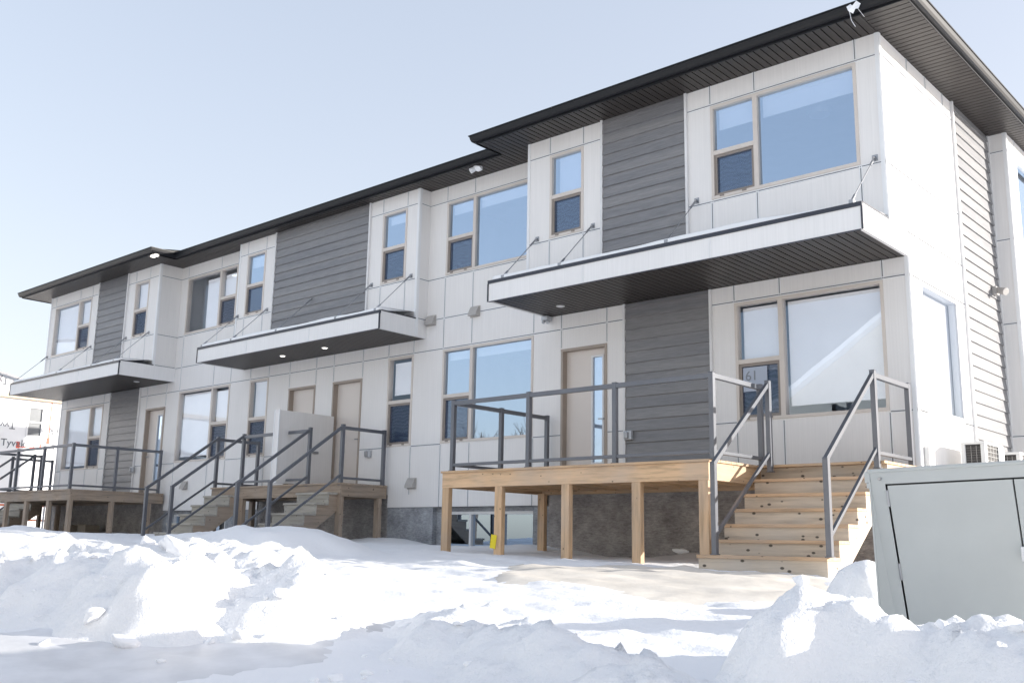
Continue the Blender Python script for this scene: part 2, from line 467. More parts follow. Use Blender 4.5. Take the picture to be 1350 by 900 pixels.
# --- end bays A (right) and C (left), mirrored
AnU = (-5.929, -5.185, ZW0, ZW1); AwU = (-2.687, -.346, ZW0, ZW1); AwMx = -1.924
AwL = (-2.706, -.371, LW0, LW1); AD = (-6.152, -5.152, ZD+.03, LD1)
for side in (0, 1):
    m = (lambda x: x) if side == 0 else mx
    H = (lambda h: h) if side == 0 else mh
    def rng(a, b): return (a, b) if side == 0 else (mx(b), mx(a))
    # upper bay
    a, b = rng(XA0, ASL); wall(FA, a, b, 3.37, ZS, [H(AnU)], [m(-5.929), m(-5.185)], [ZJ1, ZJ2], corner=[m(XA0)+(.028 if side==0 else -.028)])
    a, b = rng(ASL, ASR); siding(FA, a+.02, b-.02, 3.72, ZS)
    s = HB(); FA.quad(s, a, b, 0, 3.37, ZS); s.put('wall', 'black')
    a, b = rng(ASR, 0); wall(FA, a, b, 3.37, ZS, [H(AwU)], [m(-2.687), m(-1.924), m(-.346)], [ZJ1, ZJ2], corner=[m(0)-(.028 if side==0 else -.028)])
    # lower storey
    a, b = rng(XA0, ASL); wall(F0, a, b, .25, ZCB, [H((AD[0], AD[1], .2, AD[3]))], [m(-6.152), m(-5.152)], [LJ1, LJ2])
    a, b = rng(ASL, ASR); siding(F0, a+.02, b-.02, .42, ZCB-.002)
    s = HB(); F0.quad(s, a, b, 0, .25, ZCB); s.put('wall', 'black')
    a, b = rng(ASR, 0); wall(F0, a, b, .25, ZCB, [H(AwL)], [m(-2.706), m(-1.94), m(-.371)], [LJ1, LJ2], corner=[m(0)-(.028 if side==0 else -.028)])
    nar = 'left' if side == 0 else 'right'
    # windows
    if side == 0:
        window(FA, *AnU, tz=ZWT, blinds=[(-5.80, -5.25, 5.36, 6.0)])
        window(FA, *AwU, mull=AwMx, tz=ZWT, narrow='left', blinds=[(-2.60, -1.98, 5.74, 6.0), (-1.85, -.42, 5.74, 6.0)])
        wA = window(F0, *AwL, gmat='glass_mid', mull=-1.94, tz=LWT, narrow='left', blinds=[(-2.62, -2.0, 2.0, 2.93), (-1.87, -.44, 1.42, 2.93)])
        k = HB(); k.box(-2.6, -.004, 1.66, -2.2, 0, 2.03); k.v = [(a, b-.0-.0, c) for a, b, c in k.v]; st_ = k.put('number_sheet', 'sheet', wA); st_.location = (0, .027, 0)
        text_mesh('house_number', '61', .21, 'ink', wA, (-2.565, .020, 1.83), (R(90), 0, 0))
        dA = door(F0, *AD, lite=(-5.56, -5.29, .68, 2.56))
        k = HB(); k.box(-5.55, .15, .7, -5.3, .155, 2.54); k.put('blind', 'blind', dA)
        room(-6.448, 0, YA+.13, 4, 3.75, 6.40, (-1.67, 1.09)); room(-6.448, -.2, .18, 4, .35, 3.33)
    else:
        window(FA, *mh(AnU), gmat='glass_low', tz=ZWT, blinds=[(mx(-5.25), mx(-5.86), 5.36, 6.0)])
        window(FA, *mh(AwU), gmat='glass_low', mull=mx(AwMx), tz=ZWT, narrow='right', blinds=[(mx(-.42), mx(-1.87), 4.66, 5.98), (mx(-1.98), mx(-2.63), 5.36, 5.98)])
        window(F0, *mh(AwL), gmat='glass_low', mull=mx(-1.94), tz=LWT, narrow='right', blinds=[(mx(-.42), mx(-1.88), 1.36, 2.96), (mx(-2.0), mx(-2.63), 2.14, 2.96)])
        d = mh(AD); door(F0, *d, lite=(d[0]+.47, d[0]+.74, .68, 2.56), handle='left')
        room(XC0, XC1, YA+.13, 4, 3.75, 6.40); room(XC0, XC1, .18, 4, .35, 3.33)

# --- recessed links M (right) and N (left)
MU = (-9.143, -6.80, ZW0, ZW1); ML = (-9.148, -6.805, LW0, LW1)
wall(F0, XB1, XA0, 0, ZS, [MU, ML], [-9.145, -8.37, -6.8], [ZJ1, ZJ2, 3.70, LJ1, LJ2])
wall(F0, mx(XA0), mx(XB1), 0, ZS, [mh(MU), mh(ML)], [mx(-9.145), mx(-8.37), mx(-6.8)], [ZJ1, ZJ2, 3.70, LJ1, LJ2])
window(F0, *MU, mull=-8.373, tz=ZWT, narrow='left', blinds=[(-9.06, -8.43, 5.86, 6.0), (-8.3, -6.88, 5.86, 6.0)])
window(F0, *ML, mull=-8.365, tz=LWT, narrow='left', blinds=[(-9.06, -8.43, 2.86, 2.97), (-8.3, -6.88, 2.86, 2.97)])
window(F0, *mh(MU), gmat='glass_low', mull=mx(-8.373), tz=ZWT, narrow='right', blinds=[(mx(-7.6), mx(-8.3), 4.66, 5.9), (mx(-8.43), mx(-9.06), 5.36, 5.9)])
window(F0, *mh(ML), gmat='glass_low', mull=mx(-8.365), tz=LWT, narrow='right', blinds=[(mx(-6.88), mx(-8.31), 1.38, 2.93), (mx(-8.43), mx(-9.06), 2.17, 2.9)])
for q in ((XB1, XA0), (mx(XA0), mx(XB1))):
    room(q[0], q[1], .18, 4, 3.75, 6.40); room(q[0], q[1], .18, 4, .35, 3.33)
# --- centre bay B
BnU = (-10.765, -10.005, ZW0, ZW1); BnL = (-10.755, -9.995, LW0, LW1)
BDR = (-12.555, -11.575, ZD+.03, LD1); BDL = mh(BDR)
wall(FB, BSR, XB1, 3.37, ZS, [BnU], [-10.765, -10.005], [ZJ1, ZJ2], corner=[XB1-.028])
wall(FB, XB0, mx(BSR), 3.37, ZS, [mh(BnU)], [mx(-10.765), mx(-10.005)], [ZJ1, ZJ2], corner=[XB0+.028])
siding(FB, BSL+.02, BSR-.02, 3.72, ZS)
s = HB(); FB.quad(s, BSL, BSR, 0, 3.37, ZS); s.put('wall', 'black')
wall(F0, XB0, XB1, .25, ZCB, [BnL, mh(BnL), (BDR[0], BDR[1], .2, LD1), (BDL[0], BDL[1], .2, LD1)],
     [-10.755, -9.995, -11.575, -12.555, mx(-11.575), mx(-12.555), mx(-10.755), mx(-9.995)], [LJ1, LJ2])
for q in ((XB0, -15.12), (-10.62, XB1)): wall(F0, q[0], q[1], 0, .25)
window(FB, *BnU, tz=ZWT, blinds=[(-10.64, -10.08, 5.88, 5.98)])
window(FB, *mh(BnU), tz=ZWT, blinds=[(mx(-10.08), mx(-10.69), 5.8, 5.98)])
window(F0, *BnL, gmat='glass_low', tz=LWT, blinds=[(-10.66, -10.1, 2.3, 2.9)])
window(F0, *mh(BnL), gmat='glass_low', tz=LWT, blinds=[(mx(-10.08), mx(-10.69), 2.17, 2.97)])
door(F0, *BDR); door(F0, *BDL, handle='left')
room(XB0, XB1, YB+.13, 4, 3.75, 6.40); room(XB0, XB1, .18, 4, .35, 3.33)

# --- returns of the bays
for x, y0, kind in ((XA0, YA, 'left'), (XB1, YB, 'right'), (XB0, YB, 'left'), (XC1, YA, 'right'), (XC0, YA, 'left')):
    pl = Plane(kind, x)
    wall(pl, y0, 0, 3.37, ZS, [], [], [ZJ1, ZJ2, 3.72], corner=[y0+.028])
# --- right end wall
SR = Plane('right', 0); SQ = Plane('right', XQ)
wall(SR, YA, 0, 3.37, ZS, [], [], [ZJ1, ZJ2], corner=[YA+.028], gp=.013, rv='drip')
sw = (.390, 1.908, LW0, LW1)
wall(SR, 0, YP, 3.345, ZS, [], [.4, 1.15, 1.9], [ZJ1, ZJ2, 3.70], gp=.013, rv='drip')
wall(SR, 0, YP, .25, 3.345, [sw], [.39, 1.908], [LJ1, LJ2], corner=[.028], gp=.013, rv='drip')
f = window(SR, *sw, gmat='glass_low', blinds=[(.45, 1.85, 1.27, 2.99)], fmat='white_frame', bmat='side_blind')
k = HB(); SR.quad(k, sw[0]+.046, sw[1]-.046, -.004, sw[2]+.046, sw[3]-.046); k.put('pane', 'glass_low', f)
siding(SR, YP+.02, YQ-.005, .25, ZS)
s = HB(); SR.quad(s, YP, YQ, 0, .25, ZS); s.put('wall', 'black')
wall(F0.__class__('front', YQ), 0, XQ, .25, ZS, [], [], [ZJ1, ZJ2, LJ1, LJ2], corner=[XQ-.028])
pw = (4.62, 5.85, ZW0, ZW1); pw2 = (4.62, 5.85, LW0, LW1)
wall(SQ, YQ, 7.6, .25, ZS, [pw, pw2], [4.62, 5.85, 6.6], [ZJ1, ZJ2, LJ1, LJ2], corner=[YQ+.028])
for q in (pw, pw2):
    f = window(SQ, *q, tz=None, blinds=[(q[0]+.08, q[1]-.08, q[2]+.1, q[3]-.1)], fmat='white_frame', bmat='side_blind')
    k = HB(); SQ.quad(k, q[0]+.052, q[1]-.052, -.045, q[2]+.052, q[3]-.052); k.put('pane', 'glass', f)
wall(SQ, 7.6, YBACK, .25, ZS)
s = HB(); s.quad((XC0, YBACK, -1.2), (XQ, YBACK, -1.2), (XQ, YBACK, ZS), (XC0, YBACK, ZS)); s.quad((XC0, 0, -1.2), (XC0, YBACK, -1.2), (XC0, YBACK, ZS), (XC0, 0, ZS))
s.put('wall', 'panel')
# --- foundation
fy = .03
def found(mat, *a):
    b = HB(); b.box(*a); b.put('foundation', mat)
found('conc', XA0+.01, fy, -1.6, -.02, .4, .25); found('conc', XC0+.02, fy, -1.6, XC1-.01, .4, .25)
found('conc', -15.12, fy, -1.6, -10.62, .4, .25)
found('conc', -.42, .4, -1.6, -.02, YQ+.02, .25); found('conc', -.4, YQ+.02, -1.6, XQ-.02, YBACK-.01, .25)
for s_ in (0, 1):
    q = (lambda a, b: (a, b)) if s_ == 0 else (lambda a, b: (mx(b), mx(a)))
    a, b = q(-10.62, -9.32); found('concb', a, fy-.01, -1.6, b, .4, 0)
    a, b = q(-9.32, -6.66); found('concb', a, .13, -.09, b, .4, 0); found('concb', a, .13, -1.6, b, .4, -.95)
    a, b = q(-9.32, -9.17); found('concb', a, .13, -.95, b, .4, -.09)
    a, b = q(-6.79, XA0+.01); found('concb', a, fy, -1.6, b, .4, 0)
for s_ in (0, 1):
    q = (lambda a, b: (a, b)) if s_ == 0 else (lambda a, b: (mx(b), mx(a)))
    bp = Plane('front', .15)
    a, b = q(-9.17, -6.79)
    f = HB(); w_ = .05
    bp.box(f, a, b, -.1, .02, -.14, -.09); bp.box(f, a, b, -.1, .02, -.95, -.9)
    mids = [-9.17, -8.42, -7.62, -6.79]
    for i, c in enumerate(mids):
        c = c if s_ == 0 else mx(c)
        lo = min(max(c - w_/2, a), b - w_); bp.box(f, lo, lo+w_, -.1, .018, -.9, -.14)
    fo = f.put('basement_window', 'white_frame')
    for c, d in zip(mids, mids[1:]):
        c, d = q(c, d); k = HB(); bp.quad(k, c+.03, d-.03, -.04, -.9, -.14); k.put('pane', 'glass', fo)
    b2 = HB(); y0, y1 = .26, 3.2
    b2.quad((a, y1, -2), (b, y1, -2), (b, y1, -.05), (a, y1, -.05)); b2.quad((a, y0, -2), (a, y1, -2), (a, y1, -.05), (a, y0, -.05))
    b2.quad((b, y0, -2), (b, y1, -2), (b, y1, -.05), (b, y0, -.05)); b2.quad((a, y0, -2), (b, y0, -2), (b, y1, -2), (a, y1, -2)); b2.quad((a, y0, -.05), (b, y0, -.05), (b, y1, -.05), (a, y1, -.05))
    b2.put('room', 'acd')  # near-black walls put the dark of an unlit basement into the colour

# --- roof, gutters, soffits
GI = .12
YSA, YSM = -1.386 + GI, -.725 + GI
XGL, XGR = -7.258 + GI, .757 - GI
def soffit_strips(mb, x0, x1, y0, y1, z, axis='y', step=.115):
    if axis == 'y':
        x = x0
        while x < x1 - 1e-4:
            e = min(x + step, x1); g = min(.017, e-x)
            mb.quad((x+g, y0, z), (e, y0, z), (e, y1, z), (x+g, y1, z))
            mb.quad((x, y0, z+.022), (x+g, y0, z+.022), (x+g, y1, z+.022), (x, y1, z+.022))
            mb.quad((x, y0, z+.022), (x, y1, z+.022), (x, y1, z), (x, y0, z)); mb.quad((x+g, y0, z+.022), (x+g, y1, z+.022), (x+g, y1, z), (x+g, y0, z))
            x = e
    else:
        y = y0
        while y < y1 - 1e-4:
            e = min(y + step, y1); g = min(.017, e-y)
            mb.quad((x0, y+g, z), (x1, y+g, z), (x1, e, z), (x0, e, z))
            mb.quad((x0, y, z+.022), (x1, y, z+.022), (x1, y+g, z+.022), (x0, y+g, z+.022))
            mb.quad((x0, y, z+.022), (x1, y, z+.022), (x1, y, z), (x0, y, z)); mb.quad((x0, y+g, z+.022), (x1, y+g, z+.022), (x1, y+g, z), (x0, y+g, z))
            y = e
PROF = [(0, -.165), (.012, -.165), (.012, -.135), (.055, -.135), (.075, -.118), (.092, -.08), (.1, -.045), (.105, -.02), (.12, -.018), (.12, 0), (.105, 0), (.098, -.012), (0, -.012)]
def gutter(path):
    mb = HB(); n = len(path); rings = []
    for i, p in enumerate(path):
        p = Vector(p)
        d0 = (p - Vector(path[i-1])).normalized() if i else None
        d1 = (Vector(path[i+1]) - p).normalized() if i < n-1 else None
        if d0 is None: d0 = d1
        if d1 is None: d1 = d0
        n0 = Vector((d0.y, -d0.x)); n1 = Vector((d1.y, -d1.x))
        m_ = (n0 + n1); m_ = m_ / max(1e-6, (1 + n0.dot(n1)))
        rings.append([(p.x + m_.x*o, p.y + m_.y*o, ZG + z) for o, z in PROF])
    k = len(PROF)
    for r in rings: mb.v += r
    for i in range(n-1):
        for j in range(k):
            a, b = i*k+j, i*k+(j+1) % k; mb.f.append((a, b, b+k, a+k))
    mb.f.append(tuple(range(k))); mb.f.append(tuple(range((n-1)*k, n*k)))
    return mb
rf = HB()
sl = 2/12
def hip(x0, x1, y0, y1, z):
    h = (y1-y0)/2; r = h*sl
    a, b, c, d = (x0,y0,z), (x1,y0,z), (x1,y1,z), (x0,y1,z); e, f_ = (x0+h, y0+h, z+r), (x1-h, y0+h, z+r)
    rf.quad(a, b, f_, e); rf.quad(c, d, e, f_); rf.poly([b, c, f_]); rf.poly([d, a, e])
hip(mx(XGR)+.0, XGR, YSM, YBACK+.6, ZG-.006)
for a, b in ((XGL, XGR), (mx(XGR), mx(XGL))):
    z = ZG - .004; y2 = 1.2
    dy_ = y2 - YSA; la = a + dy_ if a < -20 else a; rb = b - dy_ if b > -5 else b; zt = z + dy_*sl
    rf.quad((a, YSA, z), (b, YSA, z), (rb, y2, zt), (la, y2, zt))
    for x, xt in ((a, la), (b, rb)):
        if x != xt: rf.poly([(x, YSA, z), (x, y2, z), (xt, y2, zt)])
        else: rf.quad((x, YSA, z-.02), (x, YSM, z-.02), (x, y2, z+(y2-YSM)*sl), (x, y2, zt))
RF = rf.put('roof', 'roof')
gutter([(XGL, YSM-.02), (XGL, YSA), (XGR, YSA), (XGR, YBACK)]).put('gutter', 'black', RF)
gutter([(mx(XGL)+.0, YSM), (XGL, YSM)]).put('gutter', 'black', RF)
gutter([(mx(XGR), YBACK), (mx(XGR), YSA), (mx(XGL), YSA), (mx(XGL), YSM-.02)]).put('gutter', 'black', RF)
s = HB()
soffit_strips(s, XGL, 0, YSA, YA, ZS); s.put('soffit', 'soffit', RF)
s = HB(); soffit_strips(s, 0, XGR, YSA, YQ+.0, ZS, 'x'); soffit_strips(s, XQ, XGR, YQ, YBACK, ZS, 'x'); s.put('soffit', 'soffit', RF)
s = HB(); soffit_strips(s, XGL, XA0, YA, 0, ZS); s.put('soffit', 'soffit', RF)
s = HB(); soffit_strips(s, mx(XGL), XGL, YSM, 0, ZS); s.put('soffit', 'soffit', RF)
s = HB(); soffit_strips(s, mx(XGR), mx(XGL), YSA, YA, ZS); soffit_strips(s, mx(XA0), mx(XGL), YA, 0, ZS); s.put('soffit', 'soffit', RF)
s = HB(); soffit_strips(s, mx(XGR), XC0, YA, YBACK, ZS, 'x'); s.put('soffit', 'soffit', RF)

# --- canopies
def canopy(x0, x1, y, yb, anchors, lights, sensor=None):
    f = HB()
    f.box(x0, y, ZCB, x1, y+.05, ZCT); f.box(x0, y+.05, ZCB, x0+.05, -.001, ZCT); f.box(x1-.05, y+.05, ZCB, x1, -.001, ZCT)
    c = f.put('canopy', 'fascia')
    t = HB(); t.box(x0-.012, y-.014, ZCT-.052, x1+.012, y+.03, ZCT+.006)
    for xx in (x0-.006, x1+.006): t.box(xx-.012, y-.014, ZCB-.004, xx+.012, y+.014, ZCT-.052)
    t.box(x0+.02, y-.006, ZCB-.012, x1-.02, y+.02, ZCB)
    t.box(x1-.06, y+.05, ZCT, x1+.008, yb+.0, ZCT+.022); t.box(x0-.008, y+.05, ZCT, x0+.06, yb+.0, ZCT+.022)
    t.put('drip_edge', 'drip', c)
    d = HB(); d.quad((x0+.05, y+.03, ZCT-.02), (x1-.05, y+.03, ZCT-.02), (x1-.05, yb, ZCT+.01), (x0+.05, yb, ZCT+.01)); d.put('deck_sheet', 'black', c)
    s = HB(); soffit_strips(s, x0+.02, x1-.02, y+.03, -.002, ZCB+.006); s.put('soffit', 'soffit', c)
    for x in (x0+(x1-x0)*.31, x0+(x1-x0)*.66):
        j = HB(); j.box(x-.019, y-.006, ZCB+.01, x-.007, y, ZCT-.055); j.box(x+.007, y-.006, ZCB+.01, x+.019, y, ZCT-.055); j.put('trim', 'trim', c)
    for x in anchors:
        r = HB(); r.cyl((x, yb-.03, 4.605), (x, y+.07, ZCT+.07), .0075, 8)
        r.cyl((x, yb+.001, 4.62), (x, yb-.05, 4.6), .022, 10); r.box(x-.04, yb-.008, 4.57, x+.04, yb+.001, 4.66)
        a, b = Vector((x, yb-.06, 4.58)), Vector((x, y+.07, ZCT+.07)); dd = (b-a).normalized()
        r.cyl(a, a+dd*.17, .017, 10); r.cyl(b-dd*.14, b, .017, 10); r.box(x-.03, y+.03, ZCT-.01, x+.03, y+.1, ZCT+.07)
        r.put('tie_rod', 'steel', c)
    for x, yy in lights:
        l = HB(); l.cyl((x, yy, ZCB+.004), (x, yy, ZCB-.006), .075, 24); lo = l.put('downlight', 'white_frame', c)
        l = HB(); l.cyl((x, yy, ZCB-.004), (x, yy, ZCB-.009), .05, 24); l.put('bulb', 'lamp' if len(lights) > 1 else 'plastic', lo)
    return c
canopy(-6.493, .005, -1.565, YA, [-6.21, -4.98, -2.96, -.14], [(-5.73, -.56)])
canopy(-16.088, -9.648, -1.259, YB, [-16.0, -14.79, -13.07, -11.05, -9.83], [(-13.66, -.59), (-12.12, -.62)])
canopy(mx(.005), mx(-6.493), -1.565, YA, [mx(-.1), mx(-2.87), mx(-4.9), mx(-6.1)], [(-20.03, -.64)])
SEN = HB(); SEN.box(-6.5, -.16, 3.27, -6.36, -.02, 3.345); SEN.cyl((-6.46, -.12, 3.27), (-6.46, -.15, 3.22), .035); SEN.cyl((-6.4, -.08, 3.27), (-6.38, -.12, 3.22), .035)
SEN.put('security_light', 'meter', bevel=.01)
# snow lying on the canopies
for x0, x1, y, lab in ((-6.44, -.02, -1.565, 'thin white snow layer on top of the right canopy'), (-16.04, -9.7, -1.259, 'thin white snow layer on top of the middle canopy'),
                       (mx(-.03), mx(-6.44), -1.565, 'thin white snow layer on top of the left canopy')):
    b = MB(); n = 90; yb = YA if y < -1.4 else YB
    rows = []
    for i in range(n+1):
        x = x0 + (x1-x0)*i/n
        h = .10 + .03*noise.noise(Vector((x*.8, y, 3))) + .012*noise.noise(Vector((x*4, y, 9)))
        fade = min(1, (x1-x)/1.6 if y < -1.4 and x0 > -8 else 1)
        h = .012 + max(.0, h-.012)*max(.12, fade)
        rows.append([(x, y+.032, ZCT+.008), (x, y+.038, ZCT+h*.75), (x, y+.09, ZCT+h), (x, yb-.12, ZCT+h+.03), (x, yb-.004, ZCT+h+.05)])
    for r in rows: b.v += r
    for i in range(n):
        for j in range(4): b.f.append((i*5+j, i*5+j+1, i*5+j+6, i*5+j+5))
    b.f.append((0, 1, 2, 3, 4)); k = n*5; b.f.append((k, k+1, k+2, k+3, k+4))
    tag(b.build('snow_layer', 'snow', smooth=True), lab, 'snow')

# --- small fittings on the walls
def vent(x, z, y=0, flat=False):
    v = HB()
    v.prism([(x-.11, y-.001, z-.09), (x-.11, y-.11, z-.09), (x-.11, y-.1, z-.03), (x-.11, y-.04, z+.09), (x-.11, y-.001, z+.09)], (.22, 0, 0))
    v.box(x-.13, y-.012, z-.11, x+.13, y-.001, z+.11)
    v.put('vent_hood', 'vent', bevel=.006)
for x, z in ((-8.29, 3.71), (-9.5, 3.69), (-9.91, .46), (-18.3, .62)): vent(x, z)
def outlet(x, z, y=0):
    v = HB(); v.box(x-.075, y-.07, z-.075, x+.075, y-.001, z+.075); o = v.put('outlet_box', 'meter', bevel=.012)
    c = HB(); c.box(x-.055, y-.1, z-.055, x+.02, y-.07, z+.055); c.put('outlet_cover', 'steel', o, bevel=.01)
outlet(-4.68, 1.11, -.02); outlet(-11.24, 1.1); outlet(mx(-4.68)+.1, 1.1, -.02)
v = HB(); v.cyl((-7.92, -.42, ZS), (-7.92, -.42, ZS-.05), .09, 20); v.cyl((-7.96, -.45, ZS-.03), (-8.02, -.52, ZS-.09), .045, 14, .055); v.cyl((-7.87, -.45, ZS-.03), (-7.82, -.52, ZS-.09), .045, 14, .055)
v.put('soffit_light', 'plastic', RF)
v = HB(); v.box(-18.8, -1.22, ZS-.035, -18.56, -1.12, ZS-.001); v.put('soffit_light', 'lamp', RF)
v = HB(); v.box(.02, 3.70, 3.52, .09, 3.86, 3.66); v.cyl((.09, 3.76, 3.6), (.24, 3.68, 3.53), .05, 14, .065); v.put('security_light', 'vent', bevel=.008)
v = HB(); v.box(.002, -.0+.14, .2, .07, .24, .72); v.box(.002, .32, .2, .05, .4, .6); v.put('conduit_box', 'ac', bevel=.01)

# ------------------------------------------------------------------ decks
class TB(MB):
    def put(s, name, mat, par, off, **k):
        s.v = [(a-off[0], b-off[1], c-off[2]) for a, b, c in s.v] if isinstance(par, bpy.types.Object) and par.type == 'EMPTY' and par.parent is None else s.v
        return s.build(name, mat, par, **k)

def deck_parts(root, off, wood, twood):
    """returns helper that adds a part under root or under a part; everything stays in world metres minus off"""
    def add(mb, name, mat, par=None, **k):
        mb.v = [(a-off[0], b-off[1], c-off[2]) for a, b, c in mb.v]
        return mb.build(name, mat, par if par is not None else root, **k)
    return add

def stairs(add, x0, x1, ynose, zs, yground_z, wood, first_wide=0):
    """ynose: nosing y of each tread from the bottom up, zs their heights; top of flight meets the deck"""
    hold = MB()
    # stringers
    n = len(zs)
    def stringer(x):
        pts = []
        for i in range(n):
            zt = zs[i] - .042; zb = zs[i-1] - .042 if i else yground_z
            pts += [(x, ynose[i]+.059, zb), (x, ynose[i]+.059, zt)]
        top = (x, ynose[-1]+.3, zs[-1]-.042)
        pts += [top, (x, ynose[-1]+.3, zs[-1]-.32)]
        pts += [(x, ynose[0]+.36, yground_z)]
        return pts
    st = None
    for i, x in enumerate((x0+.003, x1-.043)):
        b = MB(); b.prism(stringer(x), (.04, 0, 0))
        if st is None: st = add(b, 'staircase', wood + 'y')
        else: add(b, 'stringer', wood + 'y', st)
    for i in range(n):
        a = x0 - (first_wide if i == 0 else .012); c = x1 + .012
        depth = (ynose[i+1] - ynose[i] + .045) if i < n-1 else .3
        b = MB(); b.box(a, ynose[i], zs[i]-.04, c, ynose[i]+depth, zs[i]); add(b, 'tread', {'wt': 'wm', 'wo': 'wg'}.get(wood, wood) + 'x', st, bevel=.004)
        zb = zs[i-1] + .001 if i else yground_z
        b = MB(); b.box(a+.012, ynose[i]+.03, zb, c-.012, ynose[i]+.058, zs[i]-.0405); add(b, 'riser', ('wg' if wood == 'wo' else wood) + 'x', st)
    return st

PW = .066
def rpost(add, par, x, y, z0, z1, cap=True, w=PW):
    b = MB(); b.box(x-w/2, y-w/2, z0, x+w/2, y+w/2, z1)
    b.box(x-w/2-.012, y-w/2-.012, z0, x+w/2+.012, y+w/2+.012, z0+.012)
    if cap: b.box(x-w/2-.004, y-w/2-.004, z1, x+w/2+.004, y+w/2+.004, z1+.006)
    return add(b, 'railing_post', 'rail', par, bevel=.003)
def rrail(add, par, p, q, w=.045, h=.05, name='rail'):
    b = MB(); b.bar(p, q, w, h); return add(b, name, 'rail', par, bevel=.003)
def level_run(add, par, pts, z, low=.095):
    """top and bottom rail between consecutive posts"""
    for (xa, ya), (xb, yb) in zip(pts, pts[1:]):
        d = Vector((xb-xa, yb-ya)).normalized()*PW/2
        a = (xa+d.x, ya+d.y); b = (xb-d.x, yb-d.y)
        rrail(add, par, (a[0], a[1], z-.042), (b[0], b[1], z-.042), .06, .064, 'top_rail')
        rrail(add, par, (a[0], a[1], ZD+low), (b[0], b[1], ZD+low), .05, .045, 'bottom_rail')
ZR = 1.541
YN = [-2.80, -2.471, -2.198, -1.921, -1.653, -1.369]
ZN = [-.75, -.563, -.37, -.172, .03, .24]

def end_deck(side, wood, twood, label):
    m = (lambda x: x) if side == 0 else mx
    off = (m(-3.3), -1.3, -.95)
    root = empty('wooden_deck', off); tag(root, label, 'deck')
    add = deck_parts(root, off, wood, twood)
    def bx(b, x0, y0, z0, x1, y1, z1): x0, x1 = sorted((m(x0), m(x1))); b.box(x0, y0, z0, x1, y1, z1); return b
    YD, XL, XR, XE, YT = -2.486, -6.527, -1.755, -.02, -1.118
    rl = .228
    # boards
    b = MB(); y = YD - .025
    while y < -.06:
        e = min(y+.138, -.06); xe = XR+.025 if e <= YT-.02 else XE+.02
        bx(b, XL-.02, y, ZD-.032, xe, e-.005, ZD); y += .14
    add(b, 'deck_boards', wood + 'x')
    b = MB(); bx(b, XL, YD, ZD-rl-.032, XR, YD+.038, ZD-.034); add(b, 'rim_board', wood + 'x')
    b = MB(); bx(b, XL, YD+.04, ZD-rl-.03, XL+.038, -.06, ZD-.034); add(b, 'rim_board', wood + 'y')
    b = MB(); bx(b, XR-.04, YD+.04, ZD-rl-.03, XR-.002, YT, ZD-.034); add(b, 'rim_board', wood + 'y')
    b = MB(); bx(b, XE-.04, YT+.04, ZD-rl-.03, XE, -.06, ZD-.034); add(b, 'rim_board', wood + 'y')
    b = MB(); bx(b, XR+.0, YT, ZD-rl-.03, XE, YT+.038, ZD-.0345); add(b, 'rim_board', twood + 'x')
    x = XL + .4
    while x < XE-.1:
        y0 = YD+.04 if x < XR-.05 else YT+.04
        b = MB(); bx(b, x-.019, y0, ZD-.22, x+.019, -.1, ZD-.034); add(b, 'joist', wood + 'y'); x += .405
    b = MB(); bx(b, XL+.04, -.099, ZD-.26, XE-.04, -.06, ZD-.034); add(b, 'ledger', wood + 'x')
    zt = ZD-rl-.033
    for x, g in ((-6.455, -1.1), (-5.34, -1.1), (-4.065, -1.15), (-2.866, -1.2), (-1.84, -1.2)):
        b = MB(); bx(b, x-.07, YD+.002, g, x+.07, YD+.09, zt); add(b, 'support_post', wood + 'z', bevel=.004)
    for x, y in ((-6.2, -.42),) if side == 0 else ((-6.46, -1.4), (-6.46, -.42)):
        b = MB(); bx(b, x-.07, y-.045, -1.1, x+.07, y+.045, zt); add(b, 'support_post', wood + 'z', bevel=.004)
    if side == 1:
        for x, y in ((-1.6, -.5), (-.4, -.5)):
            b = MB(); bx(b, x-.07, y-.045, -1.1, x+.07, y+.045, zt); add(b, 'support_post', wood + 'z', bevel=.004)
    # stairs
    x0, x1 = sorted((m(-1.735), m(-.105)))
    stairs(add, x0, x1, YN, ZN, -1.05, twood, .03)
    # railing
    YRa = -2.44
    rpL, rp2, rp3, rpR, rsL, rsR = -6.36, -4.792, -3.231, -1.71, -1.525, -.075
    ra = rpost(add, None, m(rpL), YRa, ZD, ZR); ra.name = 'railing'
    for x in (rp2, rp3, rpR): rpost(add, ra, m(x), YRa, ZD, ZR)
    for x, y in ((rpL, -1.318), (rpL, -.13), (rpR, -1.166), (rsR, -.13)): rpost(add, ra, m(x), y, ZD, ZR)
    for x in (rsL, rsR): rpost(add, ra, m(x), -1.285, ZD-.1, ZR+.02)
    level_run(add, ra, [(m(rpL), -.13), (m(rpL), -1.318), (m(rpL), YRa), (m(rp2), YRa), (m(rp3), YRa), (m(rpR), YRa), (m(rpR), -1.166)], ZR)
    level_run(add, ra, [(m(rsR), -1.285), (m(rsR), -.13)], ZR)
    for x in (rsL, rsR):
        yb = -2.762
        rpost(add, ra, m(x), yb, ZN[0], .36, False)
        rrail(add, ra, (m(x), yb-.025, .325), (m(x), -1.30, ZR-.03), .05, .055, 'stair_rail')
        rrail(add, ra, (m(x), yb+.02, -.52), (m(x), -1.30, .58), .04, .04, 'stair_rail')
    return root
end_deck(0, 'wn', 'wt', 'new pale pine deck at the right end, with wide stairs to the snow')
end_deck(1, 'wo', 'wo', 'weathered deck at the far left, with charcoal railing by the left canopy')

